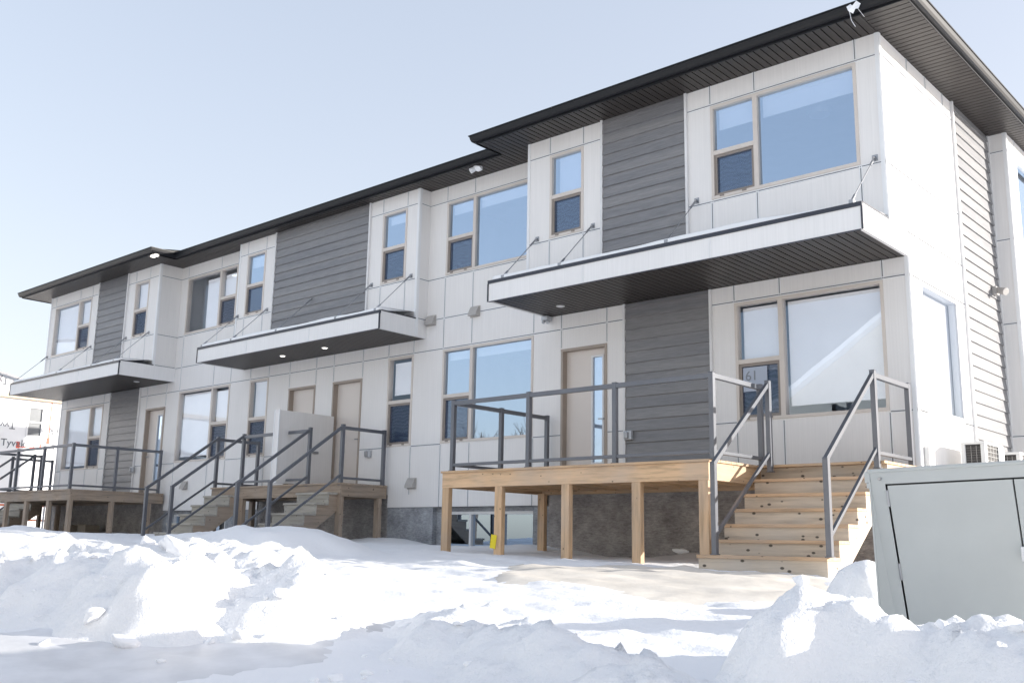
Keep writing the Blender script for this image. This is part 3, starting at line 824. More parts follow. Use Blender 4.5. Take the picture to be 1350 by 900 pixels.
def mid_deck():
    off = (SYM, -.6, -.9); root = empty('wooden_deck', off)
    tag(root, 'small weathered middle deck split by a white privacy wall, with two narrow staircases', 'deck')
    add = deck_parts(root, off, 'wo', 'wo')
    xl, xr, YD = -15.1, -10.6, -1.225
    rl = .228
    b = MB(); y = YD - .025
    while y < -.05:
        e = min(y+.138, -.05); b.box(xl-.02, y, ZD-.032, xr+.02, e-.005, ZD); y += .14
    add(b, 'deck_boards', 'wox')
    for args, ax in (((xl, YD, xr, YD+.038), 'x'), ((xl, YD+.04, xl+.038, -.05), 'y'), ((xr-.038, YD+.04, xr, -.05), 'y')):
        b = MB(); b.box(args[0], args[1], ZD-rl-.03, args[2], args[3], ZD-.034); add(b, 'rim_board', 'wo' + ax)
    x = xl+.4
    while x < xr-.1:
        b = MB(); b.box(x-.019, YD+.04, ZD-.22, x+.019, -.09, ZD-.034); add(b, 'joist', 'woy'); x += .405
    b = MB(); b.box(xl+.04, -.088, ZD-.26, xr-.04, -.05, ZD-.034); add(b, 'ledger', 'wox')
    zt = ZD-rl-.033
    for x, y in ((xl+.08, YD+.05), (-13.95, YD+.05), (-11.75, YD+.05), (xr-.075, YD+.05), (xl+.08, -.2), (xr-.075, -.2)):
        b = MB(); b.box(x-.07, y-.045, -1.1, x+.07, y+.045, zt); add(b, 'support_post', 'woz', bevel=.004)
    ra = None
    yn = [y + (-1.225 - -1.118) for y in YN]
    yt, yb = -1.185, -2.80
    P = {}
    for x in (-15.045, -14.03, -11.70, -10.66):
        p = rpost(add, ra, x, yt, ZD-.05, ZR+.02)
        if ra is None: ra = p; ra.name = 'railing'
    for x in (-15.045, -10.66): rpost(add, ra, x, -.12, ZD, ZR)
    level_run(add, ra, [(-15.045, yt), (-15.045, -.12)], ZR); level_run(add, ra, [(-10.66, yt), (-10.66, -.12)], ZR)
    level_run(add, ra, [(-14.03, yt), (-12.62, yt)], ZR); level_run(add, ra, [(-12.44, yt), (-11.70, yt)], ZR)
    for a, c in ((-15.08, -13.99), (-11.73, -10.63)):
        stairs(add, a+.06, c-.06, yn, ZN, -1.05, 'wo', .012)
    for x in (-15.045, -14.03, -11.70, -10.66):
        rpost(add, ra, x, yb, ZN[0], .37, False)
        rrail(add, ra, (x, yb-.025, .33), (x, yt-.02, ZR-.03), .05, .055, 'stair_rail')
        rrail(add, ra, (x, yb+.02, -.52), (x, yt-.02, .58), .04, .04, 'stair_rail')
    b = MB(); b.box(-12.605, -1.425, ZD+.03, -12.455, -.012, 1.961); pw_ = add(b, 'privacy_wall', 'panel')
    b = MB()
    for xx in (-12.61, -12.45): b.box(xx-.012, -1.435, ZD+.03, xx+.012, -1.41, 1.97)
    add(b, 'trim', 'trim', pw_)
    b = MB(); b.box(-12.45, -.55, 1.12, -12.42, -.4, 1.17); add(b, 'outlet_box', 'steel', pw_)
    return root
mid_deck()

# ------------------------------------------------------------------ ground
def sstep(a, b, x):
    t = min(1, max(0, (x-a)/(b-a))); return t*t*(3-2*t)
def base_z(x, y):
    s = .66*x - .75*y
    if s < 2: z = min(-.62, -.97 + .034*(2-s))
    elif s < 9: z = -.97 - .092*(s-2)
    else: z = -1.614 - .03*(min(s, 14)-9)
    # flat around and behind the building
    return z
def fbm(x, y, sc, oct_=3, seed=0):
    v = Vector((x*sc, y*sc, seed)); return noise.fractal(v, .9, 2.1, oct_)
def ground_z(x, y):
    z = base_z(x, y)
    near = 1 if (-40 < x < 14 and -20 < y < 6) else .3
    z += near*(.035*fbm(x, y, .5, 3, 1) + .012*fbm(x*1.0, y*2.2, 2.2, 3, 5))
    if near == 1 and -12 < x < 6 and y > -13.5: z += .022*abs(fbm(x, y, 2.6, 4, 31)) + .007*fbm(x, y, 9, 3, 37)
    r = fbm(x*.7+3, y*1.6, 1.4, 4, 8)
    z += .028*max(0, r-.15)*sstep(-1, 4, .66*x-.75*y)
    if near == 1 and -12 < x < 6 and -8.5 < y < -2.6: z += .03*fbm(x*.35+.3*y, y*2.2, 1.2, 4, 51) + .05*max(0, fbm(x*.8, y*2.0, 2.0, 3, 57)-.25)
    # drifts scooped along the foundation
    if -27 < x < 1 and -1.0 < y < .3:
        z += .07*math.sin(x*1.7+.5)*sstep(-1.0, -.1, y)
    return z
def axis(spans):
    out = []
    for a, b, st in spans:
        n = max(1, int(round((b-a)/st))); out += [a + (b-a)*i/n for i in range(n)]
    out.append(spans[-1][1]); return out
xs = axis([(-600, -100, 50), (-100, -40, 5), (-40, -28, .8), (-28, -9, .14), (-9, 6, .075), (6, 14, .3), (14, 60, 5), (60, 600, 60)])
ys = axis([(-600, -100, 50), (-100, -30, 6), (-30, -15, .6), (-15, -2.5, .075), (-2.5, .6, .1), (.6, 20, .9), (20, 100, 8), (100, 600, 50)])
g = MB(); nx, ny = len(xs), len(ys)
for y in ys:
    for x in xs: g.v.append((x, y, ground_z(x, y)))
for j in range(ny-1):
    for i in range(nx-1):
        a = j*nx+i; g.f.append((a, a+1, a+nx+1, a+nx))
G = g.build('snow_ground', 'snow', smooth=True); tag(G, 'snow covered ground around the townhouses', 'snow', kind='structure')

def sheet(name, mat, outline, lift, label, cat, step=.12, seed=0):
    """irregular patch following the ground"""
    x0 = min(p[0] for p in outline); x1 = max(p[0] for p in outline); y0 = min(p[1] for p in outline); y1 = max(p[1] for p in outline)
    def inside(x, y):
        c = False; n = len(outline)
        for i in range(n):
            (xa, ya), (xb, yb) = outline[i], outline[(i+1) % n]
            if (ya > y) != (yb > y) and x < (xb-xa)*(y-ya)/(yb-ya)+xa: c = not c
        return c
    def dist(x, y):
        d = 9
        n = len(outline)
        for i in range(n):
            a = Vector(outline[i]); b = Vector(outline[(i+1) % n]); p = Vector((x, y)); t = max(0, min(1, (p-a).dot(b-a)/max(1e-9, (b-a).length_squared)))
            d = min(d, (p-a-(b-a)*t).length)
        return d if inside(x, y) else -d
    b = MB(); nx_ = int((x1-x0+1)/step); ny_ = int((y1-y0+1)/step)
    for j in range(ny_+1):
        for i in range(nx_+1):
            x = x0-.5+i*step; y = y0-.5+j*step
            d = dist(x, y) + .32*fbm(x, y, 1.1, 4, seed)
            b.v.append((x, y, ground_z(x, y) + min(lift, d*.12)))
    for j in range(ny_):
        for i in range(nx_):
            a = j*(nx_+1)+i; b.f.append((a, a+1, a+nx_+2, a+nx_+1))
    o = b.build(name, mat, smooth=True); tag(o, label, cat, kind='structure'); return o
sheet('driveway', 'packed', [(-2.3, -3.0), (.1, -2.95), (.8, -4.2), (-.4, -5.6), (-2.4, -5.6), (-3.4, -4.3)], .02, 'strip of packed dirty snow in front of the stairs', 'driveway', seed=4)
sheet('road', 'ice', [(-1.6, -8.0), (-.9, -8.6), (-.6, -10.6), (-.9, -12), (-4, -13.2), (-4.4, -11.8), (-2.6, -10.4), (-2.0, -9.0)], .02, 'icy grey lane in the left foreground', 'road', seed=7)

def bank(name, label, bumps, rough, seed, res=.06, mat='snow_rough', lump=1.0, pitch=1.6):
    x0 = min(b[0]-max(b[2], b[3])*1.5 for b in bumps); x1 = max(b[0]+max(b[2], b[3])*1.5 for b in bumps)
    y0 = min(b[1]-max(b[2], b[3])*1.5 for b in bumps); y1 = max(b[1]+max(b[2], b[3])*1.5 for b in bumps)
    nx_ = int((x1-x0)/res); ny_ = int((y1-y0)/res)
    H = {}; mbk = MB(); idx = {}
    for j in range(ny_+1):
        for i in range(nx_+1):
            x = x0+i*res; y = y0+j*res
            wx = x + .18*lump*fbm(x, y, 1.3, 3, seed+11); wy = y + .18*lump*fbm(x, y, 1.3, 3, seed+23)
            h = 0
            for cx, cy, rx, ry, rot, hh in bumps:
                dx, dy = wx-cx, wy-cy; c, s_ = math.cos(rot), math.sin(rot)
                u = (dx*c+dy*s_)/rx; v = (-dx*s_+dy*c)/ry; r = u*u+v*v
                if r < 6: h = (h**4 + (hh*math.exp(-.95*r**1.7))**4)**.25
            env = min(1, h/.25)
            d, pts_ = noise.voronoi(Vector((x*pitch*1.5, y*pitch*1.5, seed)), distance_metric='DISTANCE', exponent=2)
            lumpy = (.5 - d[0])*.5 + max(0, (d[1]-d[0]))*.25
            n1 = fbm(x, y, 1.5, 3, seed); n2 = abs(fbm(x, y, 3.6, 4, seed+5)); n3 = fbm(x, y, 11, 4, seed+9)
            d2, p2 = noise.voronoi(Vector((x*4.2, y*4.2, seed+2)), distance_metric='DISTANCE', exponent=2)
            p3 = Vector((x*2.7 + .25*n1, y*2.7 + .25*n3, seed*1.3)); d3, q3 = noise.voronoi(p3, distance_metric='DISTANCE', exponent=2)
            cv = noise.cell_vector(q3[0]*9.1); blk = .30*(cv.x-.5) + .55*((cv.y-.5)*(p3.x-q3[0].x) + (cv.z-.5)*(p3.y-q3[0].y))
            msk = sstep(-.25, .25, fbm(x, y, .9, 2, seed+40))
            h2 = h + env*rough*(.9*msk*blk + .42*n1 + .4*lumpy + .3*n2 + .12*max(0, .5-d2[0]) + .13*n3)
            H[i, j] = h2 - .035
            idx[i, j] = len(mbk.v); mbk.v.append((x, y, ground_z(x, y) + (h2 - .035)))
    for j in range(ny_):
        for i in range(nx_):
            if max(H[i, j], H[i+1, j], H[i, j+1], H[i+1, j+1]) > -.02:
                mbk.f.append((idx[i, j], idx[i+1, j], idx[i+1, j+1], idx[i, j+1]))
    used = sorted({k for f_ in mbk.f for k in f_}); rm = {k: n for n, k in enumerate(used)}
    mbk.v = [mbk.v[k] for k in used]; mbk.f = [tuple(rm[k] for k in f_) for f_ in mbk.f]
    o = mbk.build(name, mat, smooth=True); tag(o, label, 'snowbank'); return o
bank('snowbank', 'rugged ploughed snowbank in the left foreground with a sunlit right face', [(-2.15, -9.55, .62, .6, 0, .54), (-1.75, -8.9, .65, .6, 0, .43), (-3.1, -9.5, .95, .75, .4, .47), (-4.6, -9.9, 1.3, .8, .2, .38), (-3.7, -8.2, 1.1, .9, .2, .42)], .24, 3, .05)
bank('snowbank', 'smooth shaded snowdrift burying the foot of the middle deck stairs', [(-8.3, -4.3, 1.5, .9, .3, .36), (-10.2, -3.9, 1.8, .9, .1, .22), (-11.2, -3.2, 1.2, .6, 0, .12)], .05, 9, .1, 'snow', .3)
bank('snowbank', 'low snowbank across the bottom centre with a sunlit crest', [(.25, -8.6, .9, .6, -.5, .17), (1.2, -8.9, .9, .6, -.2, .2), (-.4, -8.2, .6, .5, 0, .15), (1.5, -10.1, 1.2, .7, -.4, .13)], .3, 17, .045)
bank('snowbank', 'tall lumpy snowbank at bottom right in front of the green cabinet', [(2.68, -9.1, .42, .42, 0, .68), (3.05, -8.85, .5, .45, 0, .55), (3.6, -8.8, .8, .5, .1, .56), (4.6, -8.9, .9, .6, .1, .56), (3.4, -10.1, 1.2, .8, .2, .3), (2.1, -9.6, .6, .5, 0, .3)], .24, 29, .04)
bank('snowbank', 'small snow heap between the right stairs and the green cabinet', [(1.55, -5.75, .3, .34, 0, .56), (1.35, -5.1, .4, .4, 0, .3)], .14, 41)
bank('snowbank', 'long low shaded snow ridge at the far left below the weathered deck', [(-9.5, -8.2, 2.2, 1.0, .5, .3), (-12.5, -6.6, 2.2, .9, .4, .24), (-7.2, -9.4, 1.4, .9, .3, .26)], .14, 53, .1)

def chunk_mesh(seed, s):
    rnd = random.Random(seed); bm = bmesh.new()
    for _ in range(16):
        v = Vector((rnd.gauss(0, 1), rnd.gauss(0, 1), rnd.gauss(0, 1))).normalized()*rnd.uniform(.75, 1.05)
        bm.verts.new((v.x*s, v.y*s*.8, v.z*s*.62))
    r = bmesh.ops.convex_hull(bm, input=bm.verts)
    bmesh.ops.delete(bm, geom=[e for e in r['geom_interior'] if isinstance(e, bmesh.types.BMVert)], context='VERTS')
    bmesh.ops.subdivide_edges(bm, edges=bm.edges, cuts=2, use_grid_fill=True)
    for _ in range(2): bmesh.ops.smooth_vert(bm, verts=bm.verts, factor=.4, use_axis_x=True, use_axis_y=True, use_axis_z=True)
    for v in bm.verts:
        n_ = noise.fractal(v.co*(3.2/s)+Vector((seed, 0, 0)), .9, 2, 4); v.co += v.co.normalized()*n_*s*.13
    me = bpy.data.meshes.new('snow_chunk'); bm.to_mesh(me); bm.free(); me.materials.append(M['snow_plain'])
    for p in me.polygons: p.use_smooth = True
    return me
CH = [chunk_mesh(i, 1) for i in range(6)]
bpy.context.view_layer.update()
dg = bpy.context.evaluated_depsgraph_get()
def surf(x, y):
    hit, loc, *_ = SC.ray_cast(dg, Vector((x, y, .25)), Vector((0, 0, -1)))
    return loc.z if hit else base_z(x, y)
def chunk(x, y, s, sink=.3):
    me = random.choice(CH)
    o = bpy.data.objects.new('snow_chunk', me); COL.objects.link(o)
    o.location = (x, y, surf(x, y) + s*(.62-sink)*.6); o.scale = (s*random.uniform(.8, 1.3), s*random.uniform(.8, 1.2), s*random.uniform(.8, 1.1))
    o.rotation_euler = (random.uniform(-.5, .5), random.uniform(-.5, .5), random.uniform(0, 6))
    return o
def tagc(o, lab, grp): tag(o, lab, 'snow chunk', grp)
for x, y, s in ((-2.2, -9.5, .17), (-2.0, -9.25, .12), (-2.5, -9.6, .1)):
    tagc(chunk(x, y, s), 'snow clump on the crest of the left foreground snowbank', 'clumps on the left snowbank crest')
for i in range(34):
    tagc(chunk(random.uniform(-4.2, -1.0), random.uniform(-10.3, -8.6), random.choice((.03, .04, .05, .06, .09, .13))), 'snow clump on the slope of the left foreground snowbank', 'clumps on the left snowbank slope')
for i in range(44):
    tagc(chunk(random.uniform(2.1, 4.7), random.uniform(-10.4, -8.7), random.choice((.02, .025, .03, .04, .05, .08))), 'snow clump on the tall bottom right snowbank', 'clumps on the right snowbank')
for i in range(32):
    tagc(chunk(random.uniform(-.6, 2.4), random.uniform(-10.8, -8.2), random.choice((.02, .025, .03, .045, .07))), 'small snow clump in the bottom centre foreground', 'clumps in the centre foreground')
for i in range(18):
    tagc(chunk(random.uniform(-5.5, -.8), random.uniform(-11.3, -9.0), random.choice((.02, .03, .04, .055))), 'small snow clump beside the icy lane', 'clumps beside the icy lane')
tagc(chunk(-9.0, -6.0, .2), 'large snow lump near the left deck in front of its posts', None)
tagc(chunk(-8.6, -9.3, .22), 'large snow lump at the far left edge of the photo', None)

# ------------------------------------------------------------------ electrical cabinet
CB = empty('electrical_cabinet', (2.405, -7.60, -1.275), (0, R(-1.6), R(1.0))); CB.scale = (.81, .81, .81)
tag(CB, 'pale grey green steel electrical cabinet half buried in snow', 'electrical cabinet')
Wc, Hc, Dc, kk = 2.45, 1.33, 1.05, .10
fy_ = lambda z: kk*(Hc-z)
b = MB()
ins = .11
b.prism([(0, .0, Hc), (0, .0, -.6), (0, Dc, -.6), (0, Dc, Hc)], (.012, 0, 0))
b.prism([(Wc-.012, .0, Hc), (Wc-.012, .0, -.6), (Wc-.012, Dc, -.6), (Wc-.012, Dc, Hc)], (.012, 0, 0))
b.box(.012, Dc-.012, -.6, Wc-.012, Dc, Hc)
b.build('tank', 'box', CB)
b = MB()   # slanted wing between side and door frame, then the frame
b.poly([(0, 0, Hc-.0), (0, 0, -.6), (ins*1.4, fy_(-.6), -.6)]); b.poly([(Wc, 0, Hc), (Wc, 0, -.6), (Wc-ins*1.4, fy_(-.6), -.6)])
b.build('wing_panel', 'box', CB)
def fq(mb, x0t, x1t, zt, x0b, x1b, zb, w=0):
    mb.quad((x0t, fy_(zt)-w, zt), (x1t, fy_(zt)-w, zt), (x1b, fy_(zb)-w, zb), (x0b, fy_(zb)-w, zb))
le = lambda z: ins*1.4*(Hc-z)/(Hc+.6)
dl = lambda z: .115 + .045*(Hc-z)
b = MB()
fq(b, le(Hc), dl(Hc), Hc-.0, le(-.6), dl(-.6), -.6); fq(b, dl(Hc), Wc, Hc, dl(Hc-.085), Wc, Hc-.085)
fq(b, 2.36, Wc-le(Hc-.085), Hc-.085, 2.33, Wc-le(-.6), -.6)
b.build('door_frame', 'box', CB)
b = MB(); fq(b, dl(Hc-.08), 2.4, Hc-.08, dl(-.6), 2.4, -.6, -.03); b.build('gap', 'boxd', CB)
for a_, c_ in ((0, .995), (1.007, 2.35)):
    b = MB(); zt, zb = Hc-.098, -.59
    x0t = dl(zt)+.016 if a_ == 0 else a_; x0b = dl(zb)+.016 if a_ == 0 else a_ + .02
    x1b = c_ + .02 if a_ == 0 else c_
    fq(b, x0t, c_, zt, x0b, x1b, zb, .004)
    for p, q in (((x0t, zt), (c_, zt)), ((x0t, zt), (x0b, zb)), ((c_, zt), (x1b, zb))):
        b.quad((p[0], fy_(p[1])-.004, p[1]), (q[0], fy_(q[1])-.004, q[1]), (q[0], fy_(q[1])+.02, q[1]), (p[0], fy_(p[1])+.02, p[1]))
    do = b.build('door', 'box', CB)
    if a_ == 0:
        for z in (Hc-.19, Hc-.72):
            h = MB(); x = dl(z)+.006; h.cyl((x, fy_(z)-.012, z+.06), (x+.004, fy_(z-.12)-.012, z-.06), .009, 10); h.build('hinge', 'steel', do)
    else:
        h = MB(); x, z = 1.03, Hc-.6; h.box(x-.03, fy_(z)-.06, z-.05, x+.1, fy_(z)-.002, z+.05); h.build('handle', 'white_frame', do, bevel=.01)
b = MB(); b.box(-.006, -.012, Hc, Wc+.006, Dc+.01, Hc+.03); b.build('lid', 'box', CB, bevel=.012)
b = MB(); b.cyl((.085, -.001, Hc-.045), (.085, -.014, Hc-.045), .012, 12); b.build('bolt', 'steel', CB)
b = MB(); b.box(-.03, -.005, Hc-.07, .012, .03, Hc+.012); b.box(-.02, .0, Hc-.11, .006, .02, Hc-.07); b.build('bracket', 'box', CB, bevel=.006)

# ------------------------------------------------------------------ air conditioners
def ac_unit(x, y, z0, label, w=.32, l=.85, h=.6):
    root = empty('air_conditioner', (x, y, z0)); tag(root, label, 'air conditioner', 'air conditioners along the right end wall')
    b = MB(); t = .035
    # casing as a frame on the near end (coil opening), side with a grille opening
    b.box(0, 0, 0, w, l, .05); b.box(0, 0, h-.04, w, l, h)
    for xx in (0, w-.06): b.box(xx, 0, .05, xx+.06, .05, h-.04)
    b.box(0, .05, .05, .02, l, h-.04); b.box(w-.02, .62, .05, w, l, h-.04); b.box(w-.02, .05, .05, w, .1, h-.04); b.box(.02, l-.02, .05, w-.02, l, h-.04)
    b.build('casing', 'ac', root, bevel=.008)
    b = MB(); b.box(.06, .02, .05, w-.06, .028, h-.04)
    c = b.build('coil', 'acd', root)
    b = MB()
    for i in range(14): b.box(.06, .016, .07+i*.034, w-.06, .018, .0715+i*.034)
    for xx in (.13, .2): b.box(xx, .012, .3, xx+.004, .016, h-.06)
    b.build('fin_guard', 'vent', c)
    b = MB(); b.box(w-.03, .1, .05, w-.022, .62, h-.04); g_ = b.build('fan_grille', 'acd', root)
    b = MB()
    for i in range(8): b.box(w-.01, .1, .1+i*.06, w-.006, .62, .1035+i*.06)
    for i in range(4): b.box(w-.014, .15+i*.13, .05, w-.011, .154+i*.13, h-.04)
    b.build('grille_bars', 'ac', g_)
    b = MB(); b.box(.03, .1, -1.9 - z0*0, .07, .14, 0); b.box(w-.07, .1, -1.9, w-.03, .14, 0); b.box(.03, .7, -1.9, .07, .74, 0); b.box(w-.07, .7, -1.9, w-.03, .74, 0)
    b.build('stand', 'steel', root)
    b = MB(); b.box(w-.012, .64, .07, w+.012, l-.02, h-.06); b.build('valve_cover', 'ac', root, bevel=.005)
    return root
ac_unit(.215, .96, .235, 'white air conditioner with dark coil, nearer one, above the green cabinet')
ac_unit(.215, 2.62, .215, 'white air conditioner cut off by the right edge of the photo', )

# ------------------------------------------------------------------ small things
# torn plastic on the eave
b = MB()
pts = [(-.10, .02), (-.05, .05), (-.01, .0), (.04, .06), (.09, .01), (.07, -.07), (.02, -.05), (-.02, -.1), (-.07, -.06)]
n = len(pts)
for i, (u, w) in enumerate(pts): b.v.append((u, .02*math.sin(i*2.1), w))
for i, (u, w) in enumerate(pts): b.v.append((u, .02*math.sin(i*2.1)+.004, w))
b.f += [tuple(range(n)), tuple(range(n, 2*n))[::-1]] + [(i, (i+1) % n, n+(i+1) % n, n+i) for i in range(n)]
b.bar((-.06, 0, -.06), (-.04, 0, -.2), .006, .006); b.bar((-.04, 0, -.2), (.01, 0, -.31), .006, .006); b.bar((.05, 0, -.05), (.13, .02, -.2), .005, .005)
o = b.build('plastic_scrap', 'plastic'); o.location = (-.02, -1.40, 6.52); tag(o, 'torn white plastic scrap caught on the eave at the right corner', 'plastic scrap')
# yellow tag stapled to a deck post
b = MB(); b.box(-.075, -.003, -.1, .035, .003, .1); b.box(-.045, -.005, -.04, .005, -.003, .05)
o = b.build('yellow_tag', 'yellow'); o.location = (-5.39, -2.492, -.64); o.rotation_euler = (0, R(8), 0); tag(o, 'yellow paper tag stapled low on a deck post', 'tag')
# cardboard boxes under the far deck
for x, s, lab in ((-23.2, .42, 'left of two brown cartons under the weathered far left deck'), (-22.3, .46, 'right of two brown cartons under the weathered far left deck')):
    b = MB(); b.box(-s/2, -.2, 0, s/2, .2, .4); b.box(-s/2, -.205, .39, s/2, -.19, .41); o = b.build('carton', 'card', bevel=.01); o.location = (x, -.45, -.78)
    tag(o, lab, 'carton', 'cartons under the far left deck')
# snow splash stuck on the foundation is snow of its own
b = MB()
me = chunk_mesh(77, .2); o = bpy.data.objects.new('snow_chunk', me); COL.objects.link(o); o.location = (-3.75, -.01, -.72); o.scale = (1, .3, .55); tagc(o, 'snow splash stuck to the foundation under the pale deck', None)

# ------------------------------------------------------------------ house under construction, far left
HC = empty('house_under_construction', (-37, 6, -.9)); tag(HC, 'unfinished house wrapped in white building paper with red tape', 'house')
def hc(mb, name, mat, par=None, **k):
    mb.v = [(a+37, b_-6, c+.9) for a, b_, c in mb.v]; return mb.build(name, mat, par if par else HC, **k)
W0 = Plane('right', -37)
hw = (3.68, 4.34, 3.22, 4.47)
b = MB()
us = [-14, hw[0], hw[1], 18]; zs = [-1.2, hw[2], hw[3], 4.72]
for i in range(3):
    for j in range(3):
        if i == 1 and j == 1: continue
        W0.quad(b, us[i], us[i+1], 0, zs[j], zs[j+1])
b.poly([(-37.02, -14, 4.9), (-37.02, 18, 4.9), (-37.02, 18, 4.4), (-37.02, 8, 4.9), (-37.02, -6, 7.2), (-37.02, -14, 8.5)][:2] + [(-37.02, 5.6, 4.9), (-37.02, -2, 6.5), (-37.02, -14, 9)])
b.quad((-37, 18, -1.2), (-52, 18, -1.2), (-52, 18, 4.72), (-37, 18, 4.72)); b.quad((-37, -14, -1.2), (-52, -14, -1.2), (-52, -14, 4.72), (-37, -14, 4.72))
hwall = hc(b, 'wall', 'wrap')
b = MB(); W0.box(b, -14, 18, -.05, .2, 4.72, 4.9); W0.box(b, -14, 18, 0, .05, 4.4, 4.72) if False else None
hc(b, 'eave_board', 'osb')
b = MB(); b.quad((-36.7, -14, 9.1), (-36.7, 5.9, 4.95), (-53, 5.9, 4.95), (-53, -14, 9.1)); hc(b, 'roof', 'snowroof')
b = MB(); t = .07
W0.box(b, hw[0], hw[1], -.06, .03, hw[2], hw[2]+t); W0.box(b, hw[0], hw[1], -.06, .03, hw[3]-t, hw[3]); W0.box(b, hw[0], hw[0]+t, -.06, .03, hw[2]+t, hw[3]-t); W0.box(b, hw[1]-t, hw[1], -.06, .03, hw[2]+t, hw[3]-t)
W0.box(b, hw[0]+t, hw[1]-t, -.05, .025, 3.8, 3.86)
wf = hc(b, 'window', 'white_frame')
b = MB(); W0.quad(b, hw[0]+t, hw[1]-t, -.03, hw[2]+t, hw[3]-t); hc(b, 'pane', 'dull_pane', wf)
b = MB()
W0.box(b, 4.60, 4.64, .002, .008, 3.0, 4.75); W0.box(b, 3.45, 4.5, .002, .008, 2.78, 2.82); W0.box(b, 3.36, 3.5, .002, .009, 2.74, 3.0); W0.box(b, 4.55, 4.68, .002, .009, 3.0, 3.25); W0.box(b, 4.05, 4.1, .009, .013, 2.74, 2.9); W0.box(b, 4.3, 4.35, .009, .013, 2.76, 2.98)
hc(b, 'tape', 'tape', hwall)
def wrap_text(txt, y, z, s, upside):
    o = text_mesh('wrap_print', txt, s, 'wrapink', hwall, (.01, y-6, z+.9), (R(90), 0, R(90)))
    if upside: o.rotation_euler = (R(90), R(180), R(90))
for y, z, up in ((3.25, 3.75, True), (2.75, 2.8, False), (5.6, 3.65, True), (4.75, 2.72, False), (2.8, 5.5, True), (1.0, 3.2, True)): wrap_text('Tyvek', y, z, .4, up)
# rail and stakes beside it
BF = empty('barrier_fence', (-31, .5, -.7)); tag(BF, 'orange rail fence on grey stakes behind the far left deck', 'fence')
b = MB(); b.bar((0, -6, 1.0), (0, 6, 1.02), .05, .06); b.build('rail', 'orange', BF); b = MB(); b.bar((0, -6, .55), (0, 6, .5), .05, .06); b.build('rail', 'orange', BF)
for y in (-4.5, -1.5, 1.6, 4.6): b = MB(); b.bar((.04, y, -.3), (.04, y, 1.25), .05, .05); b.build('stake', 'steel', BF)

# ------------------------------------------------------------------ house across the road (seen reflected in the windows)
NH = empty('neighbour_house', (-9.4, -25, -1.6)); tag(NH, 'pale house with a snowy gable roof reflected in the front windows', 'house')
b = MB(); b.prism([(-6, 0, -.3), (6, 0, -.3), (6, 0, 6.2), (0, 0, 10.2), (-6, 0, 6.2)], (0, -9, 0)); nw = b.build('wall', 'shingle', NH)
b = MB()
for sgn in (-1, 1): b.prism([(0, .5, 10.45), (sgn*6.7, .5, 5.95), (sgn*6.7, .5, 5.75), (0, .5, 10.22)], (0, -10, 0))
b.build('roof', 'snowroof', NH)
for x, z in ((-3, 1), (2.5, 1), (-3, 4), (2.5, 4)):
    b = MB(); b.box(x-.8, -.02, z, x+.8, .05, z+1.4); wn_ = b.build('window', 'white_frame', NH); b = MB(); b.box(x-.72, .05, z+.08, x+.72, .056, z+1.32); b.build('pane', 'acd', wn_)
# bare trees across the road (seen reflected in the basement window)
def bare_tree(x, y, seed, h):
    rnd = random.Random(seed); root = empty('bare_tree', (x, y, -1.7)); tag(root, 'bare winter tree across the road, reflected in the basement window', 'tree', 'bare trees across the road')
    tr, cr = MB(), MB()
    def grow(p, d, l, r, lev):
        q = p + d*l; (tr if lev < 1 else cr).cyl(p, q, r, 6 if lev < 2 else 4, r*.72)
        if lev >= 5: return
        for k in range(3 if lev else 4):
            nd = (d + Vector((rnd.uniform(-1, 1), rnd.uniform(-1, 1), rnd.uniform(-.1, .75)))*.75).normalized()
            grow(p + d*l*rnd.uniform(.7, 1), nd, l*rnd.uniform(.6, .8), r*.55, lev+1)
    grow(Vector((0, 0, 0)), Vector((rnd.uniform(-.08, .08), 0, 1)).normalized(), h*.28, h*.02, 0)
    tr.build('trunk', 'bark', root); cr.build('crown', 'bark', root)
for i, (x, y, h) in enumerate(((-24, -22, 8), (-29, -27, 10), (-35, -25, 9), (-19, -25, 9), (-40, -33, 11), (-44, -27, 8))): bare_tree(x, y, 60+i, h)

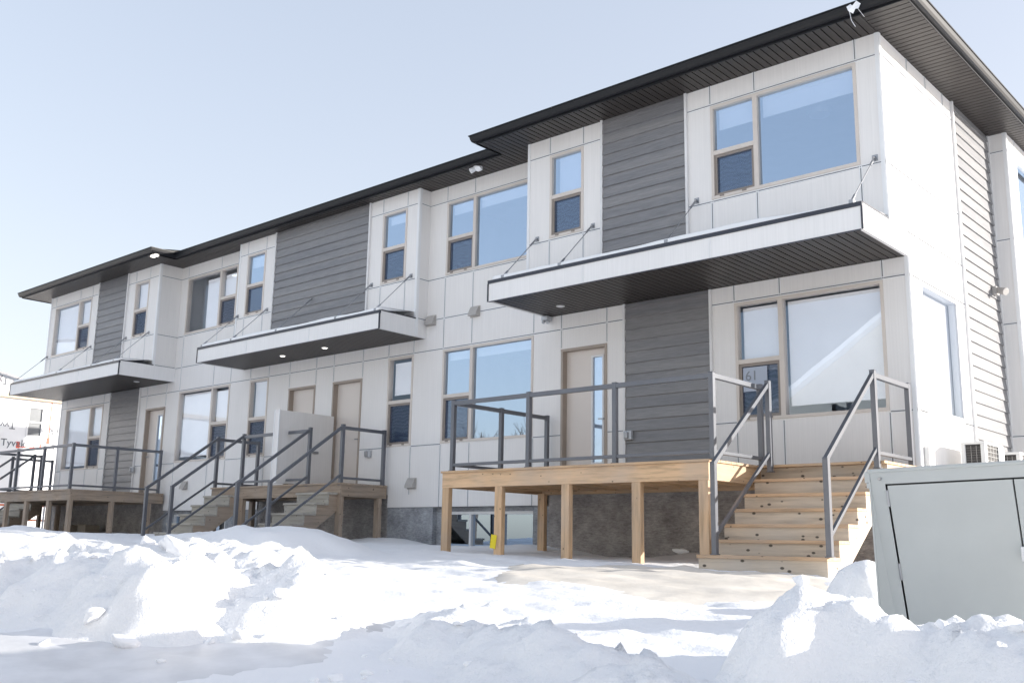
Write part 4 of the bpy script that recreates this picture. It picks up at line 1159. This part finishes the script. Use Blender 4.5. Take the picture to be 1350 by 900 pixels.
# ------------------------------------------------------------------ light, sky, camera
AZ, EL = 38, 12.5      # sun direction: degrees from +X towards +Y, and height
sd = Vector((math.cos(R(AZ))*math.cos(R(EL)), math.sin(R(AZ))*math.cos(R(EL)), math.sin(R(EL))))
li = bpy.data.lights.new('sun', 'SUN'); li.energy = 2.0; li.angle = R(.53); li.color = (1, .95, .88)
lo = bpy.data.objects.new('sun', li); COL.objects.link(lo); lo.rotation_euler = sd.to_track_quat('Z', 'Y').to_euler(); lo.location = sd*60
w = bpy.data.worlds.new('World'); SC.world = w; w.use_nodes = True
nt = w.node_tree; bg = nt.nodes['Background']
sky = nt.nodes.new('ShaderNodeTexSky'); sky.sky_type = 'NISHITA'; sky.sun_disc = False
sky.sun_elevation = R(EL); sky.sun_rotation = R(90-AZ)   # measured clockwise from +Y
sky.air_density = 1.0; sky.dust_density = 2.0; sky.ozone_density = 1.0; sky.altitude = 200
gm = nt.nodes.new('ShaderNodeGamma'); gm.inputs['Gamma'].default_value = .43   # even, slightly milky winter sky
sc_ = nt.nodes.new('ShaderNodeVectorMath'); sc_.operation = 'MULTIPLY'; sc_.inputs[1].default_value = (1.045, .995, 1.02)
nt.links.new(sky.outputs[0], gm.inputs['Color']); nt.links.new(gm.outputs[0], sc_.inputs[0]); nt.links.new(sc_.outputs[0], bg.inputs['Color']); bg.inputs['Strength'].default_value = .14

YAW, PIT, ROL, FPX, CAM = -0.72848, 0.19754, 0.01775, 1323.576, (4.8389, -13.6415, -.6490)
cy, sy = math.cos(YAW), math.sin(YAW)
fwd = Vector((sy*math.cos(PIT), cy*math.cos(PIT), math.sin(PIT))); right = Vector((cy, -sy, 0)); up = right.cross(fwd)
r2 = math.cos(ROL)*right + math.sin(ROL)*up; u2 = -math.sin(ROL)*right + math.cos(ROL)*up
ca = bpy.data.cameras.new('camera'); co = bpy.data.objects.new('camera', ca); COL.objects.link(co)
co.matrix_world = Matrix(((r2.x, u2.x, -fwd.x, CAM[0]), (r2.y, u2.y, -fwd.y, CAM[1]), (r2.z, u2.z, -fwd.z, CAM[2]), (0, 0, 0, 1)))
ca.sensor_fit = 'HORIZONTAL'; ca.sensor_width = 36; ca.lens = FPX/1350*36; ca.clip_start = .1; ca.clip_end = 3000
SC.camera = co
SC.view_settings.view_transform = 'Standard'; SC.view_settings.look = 'None'; SC.view_settings.gamma = 1
SC.view_settings.use_curve_mapping = False
SC.view_settings.exposure = 2.12
